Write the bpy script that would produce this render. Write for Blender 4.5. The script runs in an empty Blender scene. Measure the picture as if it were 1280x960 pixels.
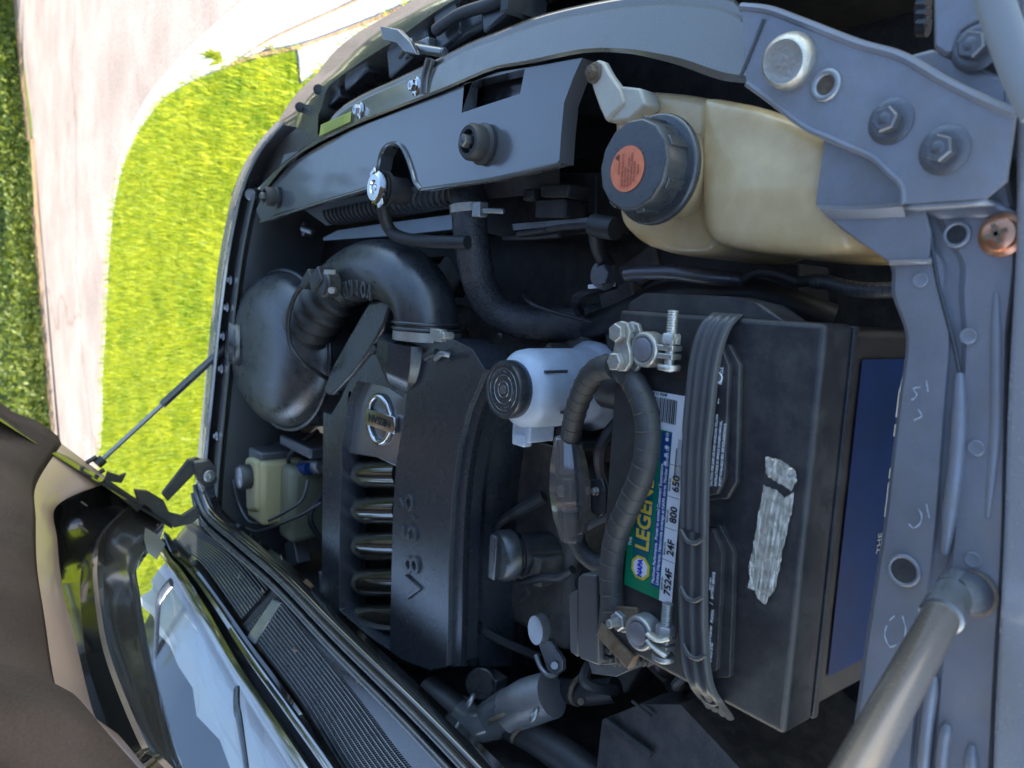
import bpy, bmesh, math, random
from mathutils import Vector as V, Matrix
from mathutils.geometry import tessellate_polygon
random.seed(7)
R=math.radians
S=bpy.context.scene; COL=S.collection
# ---------------------------------------------------------------- camera (held sideways: picture left = up)
F=950.0
Yc=V((.125,-.619,.775)).normalized(); Xc=V((.991,.055,-.117)); Xc=(Xc-Yc*Xc.dot(Yc)).normalized(); Zc=Xc.cross(Yc)
CAM=V((0,0,1.62))
def w2(r,d,f): c=V((r,d,f)); return V((Xc.dot(c),Yc.dot(c),Zc.dot(c)))
cam=bpy.data.objects.new('camera',bpy.data.cameras.new('camera')); COL.objects.link(cam); S.camera=cam
right=w2(0,1,0); up=w2(1,0,0); back=-w2(0,0,1)
cam.matrix_world=Matrix(((right.x,up.x,back.x,0),(right.y,up.y,back.y,0),(right.z,up.z,back.z,CAM.z),(0,0,0,1)))
cam.data.sensor_width=36; cam.data.lens=36*F/1280; cam.data.clip_start=.01; cam.data.clip_end=500
cam.data.dof.use_dof=True; cam.data.dof.focus_distance=.75; cam.data.dof.aperture_fstop=9
# ---------------------------------------------------------------- light
SUN_EL=30; SUN_AZ=R(177)     # sun stands behind the raised hood
sd=V((math.cos(SUN_AZ)*math.cos(R(SUN_EL)),math.sin(SUN_AZ)*math.cos(R(SUN_EL)),math.sin(R(SUN_EL))))
W=bpy.data.worlds.new('World'); S.world=W; W.use_nodes=True
nt=W.node_tree; sky=nt.nodes.new('ShaderNodeTexSky'); sky.sky_type='NISHITA'; sky.sun_disc=False
sky.sun_elevation=R(SUN_EL); sky.sun_rotation=math.atan2(sd.x,sd.y); sky.air_density=1.0; sky.dust_density=.6; sky.ozone_density=1.5
bg=nt.nodes['Background']; bg.inputs[1].default_value=.145; nt.links.new(sky.outputs[0],bg.inputs[0])
L=bpy.data.lights.new('sun','SUN'); L.energy=4.6; L.angle=R(.5); L.color=(1,.95,.87)
sun=bpy.data.objects.new('sun',L); COL.objects.link(sun); sun.rotation_euler=(-sd).to_track_quat('-Z','Y').to_euler()
S.view_settings.view_transform='Standard'; S.view_settings.look='None'; S.view_settings.exposure=2.05; S.view_settings.gamma=1
# ---------------------------------------------------------------- survey helpers: a photo pixel met with a plane of the place
def ray(px,py): return w2((480-py)/F,(px-640)/F,1)
def A(px,py,z): d=ray(px,py); return CAM+d*((z-CAM.z)/d.z)
def AY(px,py,y): d=ray(px,py); return CAM+d*((y-CAM.y)/d.y)
def AX(px,py,x): d=ray(px,py); return CAM+d*((x-CAM.x)/d.x)
def AL(pts,z=None):
    return [A(p[0],p[1],p[2] if len(p)>2 else z) for p in pts]
# ---------------------------------------------------------------- materials
def mat(name,c,rough=.5,metal=0,bump=0,bs=200,var=0,vs=8,c2=None,coat=0,spec=.5,trans=0,sss=0,emis=None,dust=0,scr=0):
    m=bpy.data.materials.new(name); m.use_nodes=True; n=m.node_tree; b=n.nodes['Principled BSDF']; lk=n.links.new
    b.inputs['Base Color'].default_value=(*c,1); b.inputs['Roughness'].default_value=rough; b.inputs['Metallic'].default_value=metal
    b.inputs['Specular IOR Level'].default_value=spec; b.inputs['Coat Weight'].default_value=coat; b.inputs['Coat Roughness'].default_value=.06
    b.inputs['Transmission Weight'].default_value=trans
    if sss: b.inputs['Subsurface Weight'].default_value=sss; b.inputs['Subsurface Radius'].default_value=(.02,.015,.01); b.inputs['Subsurface Scale'].default_value=.5
    tc=n.nodes.new('ShaderNodeTexCoord'); gp=n.nodes.new('ShaderNodeNewGeometry')
    src=gp.outputs['Position']
    def noise(s,det=4,ro=.6):
        t=n.nodes.new('ShaderNodeTexNoise'); t.inputs['Scale'].default_value=s; t.inputs['Detail'].default_value=det; t.inputs['Roughness'].default_value=ro; lk(src,t.inputs['Vector']); return t
    col=None
    if var:
        t=noise(vs,6); r=n.nodes.new('ShaderNodeValToRGB'); r.color_ramp.elements[0].position=.5-var*.25; r.color_ramp.elements[1].position=.5+var*.25+.02
        r.color_ramp.elements[0].color=(*c,1); r.color_ramp.elements[1].color=(*(c2 or tuple(x*1.5 for x in c)),1); lk(t.outputs[0],r.inputs[0]); col=r.outputs[0]
    if dust:
        t=noise(35,8,.75); r=n.nodes.new('ShaderNodeMapRange'); r.inputs[1].default_value=.42; r.inputs[2].default_value=.75; r.inputs[4].default_value=dust; lk(t.outputs[0],r.inputs[0])
        t2=noise(900,2); r2=n.nodes.new('ShaderNodeMapRange'); r2.inputs[1].default_value=.63; r2.inputs[2].default_value=.72; r2.inputs[4].default_value=dust; lk(t2.outputs[0],r2.inputs[0])
        ad=n.nodes.new('ShaderNodeMath'); ad.operation='ADD'; ad.use_clamp=True; lk(r.outputs[0],ad.inputs[0]); lk(r2.outputs[0],ad.inputs[1])
        mx=n.nodes.new('ShaderNodeMix'); mx.data_type='RGBA'; lk(ad.outputs[0],mx.inputs[0]); mx.inputs[6].default_value=(*c,1); mx.inputs[7].default_value=(.21,.19,.16,1)
        if col: lk(col,mx.inputs[6])
        col=mx.outputs[2]
        mr=n.nodes.new('ShaderNodeMapRange'); lk(ad.outputs[0],mr.inputs[0]); mr.inputs[3].default_value=rough; mr.inputs[4].default_value=min(1,rough+.5); lk(mr.outputs[0],b.inputs['Roughness'])
    if col: lk(col,b.inputs['Base Color'])
    if bump or scr:
        t=noise(bs,3); bp=n.nodes.new('ShaderNodeBump'); bp.inputs['Strength'].default_value=bump or .1; bp.inputs['Distance'].default_value=.0015; lk(t.outputs[0],bp.inputs['Height']); lk(bp.outputs[0],b.inputs['Normal'])
    if emis: b.inputs['Emission Color'].default_value=(*emis,1); b.inputs['Emission Strength'].default_value=1
    return m
M={}
M['plastic']=mat('black moulded plastic',(.022,.024,.027),.38,bump=.12,bs=1500,dust=.2)
M['plastic_s']=mat('satin plastic',(.028,.032,.037),.27,bump=.1,bs=1200,dust=.25,spec=.9)
M['cover']=mat('engine cover plastic',(.027,.031,.038),.27,bump=.07,bs=2200,dust=.02,spec=.9)
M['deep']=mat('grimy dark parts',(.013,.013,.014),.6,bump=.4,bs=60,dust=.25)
M['rubber']=mat('rubber hose',(.018,.018,.02),.5,bump=.15,bs=500,dust=.1)
M['tape']=mat('wrapped cable',(.03,.031,.034),.55,bump=.3,bs=300,dust=.12)
M['strap']=mat('rubber strap',(.06,.06,.063),.36,bump=.1,bs=800,dust=.12)
M['shroud']=mat('grey satin plastic',(.13,.135,.14),.17,metal=.25,bump=.08,bs=900,dust=.12,spec=1,coat=.6)
M['paint']=mat('grey bay paint',(.25,.255,.285),.33,metal=.25,coat=.25,bump=.3,bs=45,dust=.65,var=.9,vs=30,c2=(.185,.19,.21))
M['support']=mat('grey painted metal',(.24,.23,.2),.17,metal=.5,coat=.8,bump=.04,bs=30,dust=.3)
M['fender']=mat('pale grey car paint',(.33,.34,.37),.25,metal=.25,coat=.6,dust=.1)
M['fenderd']=mat('dark grey car paint',(.05,.05,.052),.2,metal=.4,coat=.6,dust=.1)
M['hood']=mat('hood paint',(.10,.095,.085),.14,metal=.6,coat=.7,var=.2,vs=5,c2=(.12,.11,.095))
M['rail']=mat('beige grey inner paint',(.52,.36,.28),.3,metal=.1,coat=.3,var=.15,vs=4,c2=(.46,.33,.26))
M['gloss']=mat('gloss black paint',(.012,.012,.012),.12,coat=1)
M['pad']=mat('insulation pad',(.055,.035,.026),.9,bump=.8,bs=250,var=.6,vs=6,c2=(.10,.065,.05))
M['zinc']=mat('zinc metal',(.5,.49,.45),.4,metal=.85,bump=.4,bs=300,dust=.6)
M['steel']=mat('steel bolt',(.3,.31,.33),.35,metal=.9,bump=.2,bs=400,dust=.3)
M['dullsteel']=mat('painted bolt',(.13,.135,.15),.35,metal=.6,bump=.2,bs=400,dust=.25)
M['rust']=mat('corroded metal',(.10,.055,.03),.65,metal=.4,bump=.6,bs=300,var=.8,vs=80,c2=(.2,.16,.11),dust=.2)
M['copper']=mat('copper screw',(.6,.3,.18),.3,metal=.9,bump=.2,bs=200)
M['lead']=mat('lead post',(.2,.2,.23),.45,metal=.5,bump=.3,bs=200)
M['chrome']=mat('chrome trim',(.6,.6,.6),.12,metal=1)
M['alu']=mat('cast aluminium',(.33,.34,.35),.45,metal=.8,bump=.4,bs=150,dust=.3)
M['tank']=mat('aged translucent tank',(.76,.58,.33),.2,bump=.15,bs=60,var=1,vs=14,c2=(.42,.26,.10),sss=.35,dust=.12)
M['tankw']=mat('milky white tank',(.62,.68,.76),.35,bump=.1,bs=60,var=.4,vs=20,c2=(.5,.56,.62),sss=.3,dust=.1)
M['tab']=mat('whitish plastic tab',(.5,.45,.36),.4,dust=.3)
M['tanky']=mat('yellowed tank',(.42,.36,.19),.5,sss=.2,dust=.15)
M['tankg']=mat('greenish tank',(.2,.2,.13),.5,dust=.15)
M['case']=mat('battery case plastic',(.014,.0145,.018),.34,bump=.35,bs=1800,dust=.22)
M['orange']=mat('orange sticker',(.75,.2,.09),.5,var=.3,vs=200,c2=(.65,.17,.08))
M['yellow']=mat('yellow sticker',(.5,.52,.08),.5)
M['white']=mat('white print',(.75,.76,.78),.5)
M['green']=mat('green print',(.0,.2,.09),.35); M['blue']=mat('blue print',(.015,.06,.24),.35); M['teal']=mat('teal print',(.0,.12,.14),.35)
M['gold']=mat('yellow print',(.7,.5,.05),.4); M['goldd']=mat('gold print',(.3,.2,.06),.4); M['ink']=mat('black ink',(.01,.01,.012),.5); M['bluel']=mat('blue lettering',(.02,.03,.5),.4)
M['sideblue']=mat('blue side label',(.006,.035,.15),.4,var=.5,vs=10,c2=(.004,.025,.1),spec=.2)
M['reflection_sheet']=mat('pale glass reflection',(.55,.56,.58),.5,var=.9,vs=9,c2=(.6,.5,.44))  # pale tones of the windshield reflection put into colour; leaf scraps share them
M['bronze']=mat('bronze grey strut',(.34,.29,.24),.22,metal=.75,coat=.3,dust=.15)
M['runner']=mat('glossy bronze black runner',(.032,.029,.022),.13,metal=.3,coat=1)
M['chalk']=mat('faint chalk',(.36,.38,.42),.8)
M['grime']=mat('grimy grey casting',(.035,.034,.033),.55,bump=.6,bs=60,dust=.5,var=.8,vs=30,c2=(.07,.06,.05))
M['stext']=mat('dark sticker print',(.16,.03,.02),.5)
M['strapg']=mat('pale grey strap',(.22,.23,.23),.3,dust=.2)
M['rad']=mat('radiator rail',(.2,.23,.27),.35,metal=.7,dust=.2)
M['bark']=mat('bark',(.07,.05,.035),.9,bump=.8,bs=20)
def leafmat(name,a,b_,c_=None):
    m=bpy.data.materials.new(name); m.use_nodes=True; n=m.node_tree; b=n.nodes['Principled BSDF']; lk=n.links.new
    g=n.nodes.new('ShaderNodeNewGeometry'); t=n.nodes.new('ShaderNodeTexNoise'); t.inputs['Scale'].default_value=3; t.inputs['Detail'].default_value=8; lk(g.outputs['Position'],t.inputs['Vector'])
    r=n.nodes.new('ShaderNodeValToRGB'); r.color_ramp.elements[0].position=.3; r.color_ramp.elements[1].position=.7; r.color_ramp.elements[0].color=(*a,1); r.color_ramp.elements[1].color=(*b_,1)
    ad=n.nodes.new('ShaderNodeMath'); ad.operation='MULTIPLY_ADD'; ad.inputs[1].default_value=.5; lk(g.outputs['Random Per Island'],ad.inputs[0])
    m2=n.nodes.new('ShaderNodeMath'); m2.operation='MULTIPLY'; m2.inputs[1].default_value=.6; lk(t.outputs[0],m2.inputs[0]); lk(m2.outputs[0],ad.inputs[2]); lk(ad.outputs[0],r.inputs[0]); lk(r.outputs[0],b.inputs['Base Color'])
    b.inputs['Roughness'].default_value=.6; b.inputs['Subsurface Weight'].default_value=0
    tr=n.nodes.new('ShaderNodeBsdfTranslucent'); lk(r.outputs[0],tr.inputs[0]); mx=n.nodes.new('ShaderNodeMixShader'); mx.inputs[0].default_value=.35
    lk(b.outputs[0],mx.inputs[1]); lk(tr.outputs[0],mx.inputs[2]); lk(mx.outputs[0],n.nodes['Material Output'].inputs[0]); return m
M['leaf']=leafmat('leaves',(.05,.09,.01),(.2,.24,.03)); M['grass']=leafmat('grass blades',(.08,.17,.002),(.46,.46,.015))
def clear(name,tint,f0=.1,dif=0):
    m=bpy.data.materials.new(name); m.use_nodes=True; n=m.node_tree; lk=n.links.new
    n.nodes.remove(n.nodes['Principled BSDF']); t=n.nodes.new('ShaderNodeBsdfTransparent'); t.inputs[0].default_value=(*tint,1)
    g=n.nodes.new('ShaderNodeBsdfGlossy'); g.inputs['Roughness'].default_value=.08; lw=n.nodes.new('ShaderNodeLayerWeight'); pw=n.nodes.new('ShaderNodeMath'); pw.operation='POWER'; pw.inputs[1].default_value=4; lk(lw.outputs['Facing'],pw.inputs[0]); f=n.nodes.new('ShaderNodeMath'); f.operation='MULTIPLY_ADD'; f.use_clamp=True; f.inputs[1].default_value=1-f0; f.inputs[2].default_value=f0; lk(pw.outputs[0],f.inputs[0])
    mx=n.nodes.new('ShaderNodeMixShader'); lk(f.outputs[0],mx.inputs[0]); lk(t.outputs[0],mx.inputs[1]); lk(g.outputs[0],mx.inputs[2]); lk(mx.outputs[0],n.nodes['Material Output'].inputs[0])
    if dif: df=n.nodes.new('ShaderNodeBsdfDiffuse'); df.inputs[0].default_value=(.4,.38,.37,1); m2=n.nodes.new('ShaderNodeMixShader'); m2.inputs[0].default_value=dif; lk(mx.outputs[0],m2.inputs[1]); lk(df.outputs[0],m2.inputs[2]); lk(m2.outputs[0],n.nodes['Material Output'].inputs[0])
    return m
M['clear']=clear('clear plastic',(.8,.78,.77),.22,.16); M['glass']=clear('windshield glass',(.85,.9,.9),.13)
def groundmat(name,a,b_,s1,s2,crack=0,bump=.3,rough=.9):
    m=bpy.data.materials.new(name); m.use_nodes=True; n=m.node_tree; b=n.nodes['Principled BSDF']; lk=n.links.new; g=n.nodes.new('ShaderNodeNewGeometry')
    t=n.nodes.new('ShaderNodeTexNoise'); t.inputs['Scale'].default_value=s1; t.inputs['Detail'].default_value=8; t.inputs['Roughness'].default_value=.65; lk(g.outputs['Position'],t.inputs['Vector'])
    r=n.nodes.new('ShaderNodeValToRGB'); r.color_ramp.elements[0].position=.35; r.color_ramp.elements[1].position=.65; r.color_ramp.elements[0].color=(*a,1); r.color_ramp.elements[1].color=(*b_,1); lk(t.outputs[0],r.inputs[0])
    t2=n.nodes.new('ShaderNodeTexNoise'); t2.inputs['Scale'].default_value=s2; t2.inputs['Detail'].default_value=3; lk(g.outputs['Position'],t2.inputs['Vector'])
    mx=n.nodes.new('ShaderNodeMix'); mx.data_type='RGBA'; mx.blend_type='MULTIPLY'; mx.inputs[0].default_value=.5; lk(r.outputs[0],mx.inputs[6])
    r2=n.nodes.new('ShaderNodeValToRGB'); r2.color_ramp.elements[0].position=.35; r2.color_ramp.elements[1].position=.6; r2.color_ramp.elements[0].color=(.55,.5,.48,1); lk(t2.outputs[0],r2.inputs[0]); lk(r2.outputs[0],mx.inputs[7])
    out=mx.outputs[2]
    if crack:
        v=n.nodes.new('ShaderNodeTexVoronoi'); v.feature='DISTANCE_TO_EDGE'; v.inputs['Scale'].default_value=crack
        md=n.nodes.new('ShaderNodeVectorMath'); md.operation='ADD'; t3=n.nodes.new('ShaderNodeTexNoise'); t3.inputs['Scale'].default_value=1.5; lk(g.outputs['Position'],t3.inputs['Vector']); lk(g.outputs['Position'],md.inputs[0]); lk(t3.outputs['Color'],md.inputs[1]); lk(md.outputs[0],v.inputs['Vector'])
        rr=n.nodes.new('ShaderNodeValToRGB'); rr.color_ramp.elements[0].position=.0; rr.color_ramp.elements[1].position=.012; rr.color_ramp.elements[0].color=(.8,.74,.7,1); lk(v.outputs['Distance'],rr.inputs[0])
        m3=n.nodes.new('ShaderNodeMix'); m3.data_type='RGBA'; m3.blend_type='MULTIPLY'; m3.inputs[0].default_value=1; lk(out,m3.inputs[6]); lk(rr.outputs[0],m3.inputs[7]); out=m3.outputs[2]
    lk(out,b.inputs['Base Color']); b.inputs['Roughness'].default_value=rough; b.inputs['Specular IOR Level'].default_value=.2
    bp=n.nodes.new('ShaderNodeBump'); bp.inputs['Strength'].default_value=bump; bp.inputs['Distance'].default_value=.01; lk(t2.outputs[0],bp.inputs['Height']); lk(bp.outputs[0],b.inputs['Normal']); return m
M['soil']=groundmat('lawn soil',(.12,.19,.004),(.24,.27,.012),1.5,30)
M['road']=groundmat('worn road',(.255,.208,.178),(.365,.305,.265),.9,45,crack=.16)
M['concrete']=groundmat('pale concrete',(.46,.44,.40),(.56,.54,.5),2,60)
M['verge']=groundmat('rough verge',(.08,.12,.02),(.2,.22,.05),1.5,12)
M['dirt']=groundmat('brown dirt edge',(.3,.17,.09),(.4,.28,.16),6,60)
# ---------------------------------------------------------------- mesh building
class MB:
    def __init__(s): s.v=[]; s.f=[]; s.m=[]
    def add(s,vs,fs,mi=0):
        o=len(s.v); s.v+= [V(p) for p in vs]; s.f+=[tuple(i+o for i in f) for f in fs]; s.m+=[mi]*len(fs); return s
    def box(s,c,sz,rot=None,mi=0):
        c=V(c); h=V(sz)*.5; vs=[V((x*h.x,y*h.y,z*h.z)) for x in(-1,1) for y in(-1,1) for z in(-1,1)]
        if rot is not None: vs=[rot@p for p in vs]
        return s.add([p+c for p in vs],[(0,1,3,2),(4,6,7,5),(0,4,5,1),(2,3,7,6),(0,2,6,4),(1,5,7,3)],mi)
    def frame(s,ax):
        ax=V(ax).normalized(); t=V((0,0,1)) if abs(ax.z)<.9 else V((1,0,0)); a=t.cross(ax).normalized(); return a,ax.cross(a),ax
    def lathe(s,p,axis,prof,n=24,mi=0,sy=1.0,rot=0):      # prof: (radius, height)
        a,b,x=s.frame(axis); p=V(p); vs=[];fs=[]
        for r,h in prof:
            for k in range(n):
                t=2*math.pi*k/n+rot; vs.append(p+x*h+a*(math.cos(t)*r)+b*(math.sin(t)*r*sy))
        for i in range(len(prof)-1):
            for k in range(n):
                j=(k+1)%n; fs.append((i*n+k,i*n+j,(i+1)*n+j,(i+1)*n+k))
        if prof[0][0]>1e-5: fs.append(tuple(range(n-1,-1,-1)))
        if prof[-1][0]>1e-5: fs.append(tuple((len(prof)-1)*n+k for k in range(n)))
        return s.add(vs,fs,mi)
    def cyl(s,p0,p1,r0,r1=None,n=20,mi=0,bev=0):
        p0=V(p0);p1=V(p1);h=(p1-p0).length; r1=r0 if r1 is None else r1
        pr=[(r0,0),(r1,h)] if not bev else [(r0-bev,0),(r0,bev),(r1,h-bev),(r1-bev,h)]
        return s.lathe(p0,p1-p0,pr,n,mi)
    def hexb(s,p,axis,r,h,mi=0):
        return s.lathe(p,axis,[(r,0),(r,h*.85),(r*.86,h)],6,mi,rot=random.random())
    def tube(s,pts,r,n=14,mi=0,sub=8,flat=1.0,cap=True,upv=None):
        P=curve(pts,sub); N=len(P); rr=r if callable(r) else (lambda t:r) if not isinstance(r,(list,tuple)) else (lambda t: lin(r,t))
        vs=[];fs=[]; a=None
        for i,p in enumerate(P):
            t=(P[min(i+1,N-1)]-P[max(i-1,0)]).normalized()
            if a is None:
                u=V(upv) if upv is not None else (V((0,0,1)) if abs(t.z)<.9 else V((1,0,0)))
                a=(u-t*u.dot(t)).normalized()
            else: a=(a-t*a.dot(t)).normalized()
            b=t.cross(a); q=rr(i/(N-1))
            for k in range(n):
                th=2*math.pi*k/n; vs.append(p+a*(math.cos(th)*q*flat)+b*(math.sin(th)*q))
        for i in range(N-1):
            for k in range(n):
                j=(k+1)%n; fs.append((i*n+k,i*n+j,(i+1)*n+j,(i+1)*n+k))
        if cap: fs.append(tuple(range(n-1,-1,-1))); fs.append(tuple((N-1)*n+k for k in range(n)))
        return s.add(vs,fs,mi)
    def ribbon(s,lines,n=28,mi=0,smooth=True):
        g=[resample(curve(l,6) if (smooth and len(l)>2) else [V(p) for p in l],n) for l in lines]; vs=[p for r in g for p in r]; fs=[]
        for i in range(len(g)-1):
            for k in range(n-1): fs.append((i*n+k,i*n+k+1,(i+1)*n+k+1,(i+1)*n+k))
        return s.add(vs,fs,mi)
    def plate(s,outer,vec,holes=(),mi=0):       # outline(s) swept by vec, holes cut right through
        loops=[[V(p) for p in outer]]+[[V(p) for p in h] for h in holes]; flat=[p for l in loops for p in l]; N=len(flat); vec=V(vec)
        tr=tessellate_polygon(loops); fs=[tuple(t) for t in tr]+[tuple(i+N for i in reversed(t)) for t in tr]; o=0
        for l in loops:
            k=len(l)
            for i in range(k): j=(i+1)%k; fs.append((o+i,o+j,o+j+N,o+i+N))
            o+=k
        return s.add(flat+[p+vec for p in flat],fs,mi)
    def torus(s,c,axis,Rr,r,n=28,m=10,mi=0,sx=1,sy=1):
        a,b,x=s.frame(axis); c=V(c); vs=[];fs=[]
        for i in range(n):
            t=2*math.pi*i/n; d=a*math.cos(t)*sx+b*math.sin(t)*sy
            for k in range(m): q=2*math.pi*k/m; vs.append(c+d*Rr+ (a*math.cos(t)+b*math.sin(t))*(r*math.cos(q))+x*(r*math.sin(q)))
        for i in range(n):
            for k in range(m): fs.append((i*m+k,((i+1)%n)*m+k,((i+1)%n)*m+(k+1)%m,i*m+(k+1)%m))
        return s.add(vs,fs,mi)
def lin(r,t):
    x=t*(len(r)-1); i=min(int(x),len(r)-2); return r[i]+(r[i+1]-r[i])*(x-i)
def curve(pts,sub=8):
    P=[V(p) for p in pts]
    if len(P)<3: return [P[0].lerp(P[-1],i/sub) for i in range(sub+1)] if len(P)==2 else P
    out=[]
    for i in range(len(P)-1):
        p0=P[max(i-1,0)];p1=P[i];p2=P[i+1];p3=P[min(i+2,len(P)-1)]
        for k in range(sub):
            t=k/sub; out.append(.5*((2*p1)+(p2-p0)*t+(2*p0-5*p1+4*p2-p3)*t*t+(3*p1-p0-3*p2+p3)*t**3))
    return out+[P[-1]]
def resample(P,n):
    d=[0]
    for i in range(1,len(P)): d.append(d[-1]+(P[i]-P[i-1]).length)
    out=[];j=0
    for k in range(n):
        t=d[-1]*k/(n-1)
        while j<len(P)-2 and d[j+1]<t: j+=1
        q=(t-d[j])/max(1e-9,d[j+1]-d[j]); out.append(P[j].lerp(P[j+1],min(1,max(0,q))))
    return out
def tag(o,label=None,cat=None,group=None,kind=None):
    if label:o['label']=label
    if cat:o['category']=cat
    if group:o['group']=group
    if kind:o['kind']=kind
    return o
WP={}
def link(name,me,origin,parent):
    o=bpy.data.objects.new(name,me); COL.objects.link(o); WP[o.name]=V(origin)
    if parent: o.parent=parent; o.location=V(origin)-WP[parent.name]
    else: o.location=origin
    return o
def root(name,loc,label,cat,group=None):
    return tag(link(name,None,V(loc),None),label,cat,group)
def finish(me,smooth,ang):
    bm=bmesh.new(); bm.from_mesh(me); bmesh.ops.remove_doubles(bm,verts=bm.verts,dist=1e-6); bmesh.ops.recalc_face_normals(bm,faces=bm.faces)
    if smooth:
        for f in bm.faces: f.smooth=True
        for e in bm.edges:
            if len(e.link_faces)==2 and e.calc_face_angle(0)>R(ang): e.smooth=False
    bm.to_mesh(me); bm.free()
def obj(name,mb,mats,parent=None,smooth=True,ang=38,bevel=0,sub=0,solid=0,label=None,kind=None,segs=2):
    mats=[mats] if isinstance(mats,str) else mats
    n=len(mb.v); c=sum(mb.v,V())/max(1,n)
    if parent is None: c=V((c.x,c.y,min(p.z for p in mb.v)))
    me=bpy.data.meshes.new(name); me.from_pydata([p-c for p in mb.v],[],mb.f); me.polygons.foreach_set('material_index',mb.m)
    for m in mats: me.materials.append(M[m] if isinstance(m,str) else m)
    finish(me,smooth,ang)
    o=link(name,me,c,parent)
    if solid: md=o.modifiers.new('thickness','SOLIDIFY'); md.thickness=solid; md.offset=-1
    if bevel: md=o.modifiers.new('bevel','BEVEL'); md.width=bevel; md.segments=segs; md.limit_method='ANGLE'; md.angle_limit=R(30)
    if sub: md=o.modifiers.new('subdivision','SUBSURF'); md.levels=sub; md.render_levels=sub
    if label:o['label']=label
    if kind:o['kind']=kind
    return o
def text(name,body,size,org,xd,yd,m,parent,ext=.0002,align='LEFT',sx=1.0,bevel=0,off=0,bend=None,kind=None):
    cu=bpy.data.curves.new(name,'FONT'); cu.body=body; cu.size=size; cu.extrude=ext; cu.align_x=align; cu.resolution_u=3; cu.offset=off; cu.bevel_depth=bevel
    t=bpy.data.objects.new('tmp',cu); COL.objects.link(t); dg=bpy.context.evaluated_depsgraph_get(); me=bpy.data.meshes.new_from_object(t.evaluated_get(dg)); bpy.data.objects.remove(t)
    xd=V(xd).normalized(); yd=V(yd); yd=(yd-xd*yd.dot(xd)).normalized(); zd=xd.cross(yd); org=V(org)
    for v in me.vertices:
        x,y,z=v.co; x*=sx
        v.co=(bend(x,y,z) if bend else org+xd*x+yd*y+zd*z)
    c=sum((v.co for v in me.vertices),V())/max(1,len(me.vertices)); 
    for v in me.vertices: v.co-=c
    me.name=name; me.materials.clear(); me.materials.append(M[m]); o=link(name,me,c,parent)
    if kind:o['kind']=kind
    return o
UP=V((0,0,1)); PX=V((1,0,0)); PY=V((0,1,0))
def circ(c,r,n=24,ax=None,ay=None):
    ax=ax or PX; ay=ay or PY; return [V(c)+ax*(math.cos(2*math.pi*k/n)*r)+ay*(math.sin(2*math.pi*k/n)*r) for k in range(n)]
def bolt(name,p,axis,r,parent,m='dullsteel',washer=1.7,h=None,label=None):
    b=MB(); h=h or r*.9; ax=V(axis).normalized()
    b.lathe(p,ax,[(r*washer,0),(r*washer,r*.12),(r*washer*.8,r*.3),(r*1.2,r*.32)],24); b.hexb(V(p)+ax*(r*.32),ax,r,h); b.lathe(V(p)+ax*(r*.32+h*.98),ax,[(r*.5,0),(r*.42,r*.06)],14)
    return obj(name,b,m,parent,label=label)
# ================================================================= SETTING
b=MB(); b.add([(-120,-60,0),(120,-60,0),(120,140,0),(-120,140,0)],[(0,1,2,3)]); tag(obj('ground',b,'verge',smooth=False),kind='structure')
fe=[A(22,20,0),A(40,150,0),A(55,380,0),A(68,540,0)]
e0=fe[0]+(fe[0]-fe[3])*4; e1=fe[3]+(fe[3]-fe[0])*6
road=[e0]+fe+[e1,V((e1.x,-6,0)),V((e0.x,-6,0))]
b=MB(); b.add([V((p.x,p.y,.004)) for p in road],[tuple(range(len(road)))]); tag(obj('road',b,'road',smooth=False),kind='structure')
b=MB(); f2=[p+V((0,.0,.008)) for p in [e0]+fe+[e1]]; b.ribbon([[p+V((0,-.10,0)) for p in f2],[p+V((0,.25,.01)) for p in f2]],n=60); tag(obj('road_edge',b,'dirt',smooth=False),kind='structure')
lawn=[(128,560),(130,480),(135,400),(140,300),(150,232),(168,180),(200,132),(240,104),(305,80),(373,64)]
lw=curve([V((-14,12.6,0)),V((-6,10.6,0))]+[A(x,y,0) for x,y in lawn],5)
lw2=[V((p.x,p.y,.016)) for p in lw]+[A(374,106,.016),V((1.2,2.1,.016)),V((-14,2.1,.016))]
b=MB(); b.add(lw2,[tuple(range(len(lw2)))]); tag(obj('lawn',b,'soil',smooth=False),kind='structure')
gut=[(124,560),(126,480),(131,400),(136,300),(143,240),(152,190),(176,135),(210,88),(262,36),(330,-20),(420,-80)]
gin=[(128,560),(130,480),(135,400),(140,300),(150,232),(168,180),(200,132),(240,104),(305,76),(400,20),(520,-40)]
b=MB(); b.ribbon([[A(x,y,.008) for x,y in gut],[A(x,y,.009) for x,y in gin]],n=50); tag(obj('gutter',b,'concrete',smooth=False),kind='structure')
dv=[V((x,y,.006)) for x,y in ((.8,4.4),(1.5,4.2),(1.62,3.5),(14,3.5),(14,-5),(-6,-5),(-6,2.4),(.8,2.4))]
b=MB(); b.add(dv,[tuple(range(len(dv)))]); tag(obj('driveway',b,'concrete',smooth=False),kind='structure')
b=MB()
for l,w in (([(205,130),(240,106),(290,80),(325,66),(373,56),(440,32),(520,0)],.03),([(285,82),(330,52),(380,28),(440,2),(480,-20)],.02)):
    c=curve([A(x,y,.014) for x,y in l],6); b.ribbon([c,[p+V((-w*.5,w*(1+random.random()),0)) for p in c]],n=len(c),smooth=False)
tag(obj('joint_dirt',b,'dirt',smooth=False),kind='structure')
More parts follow.
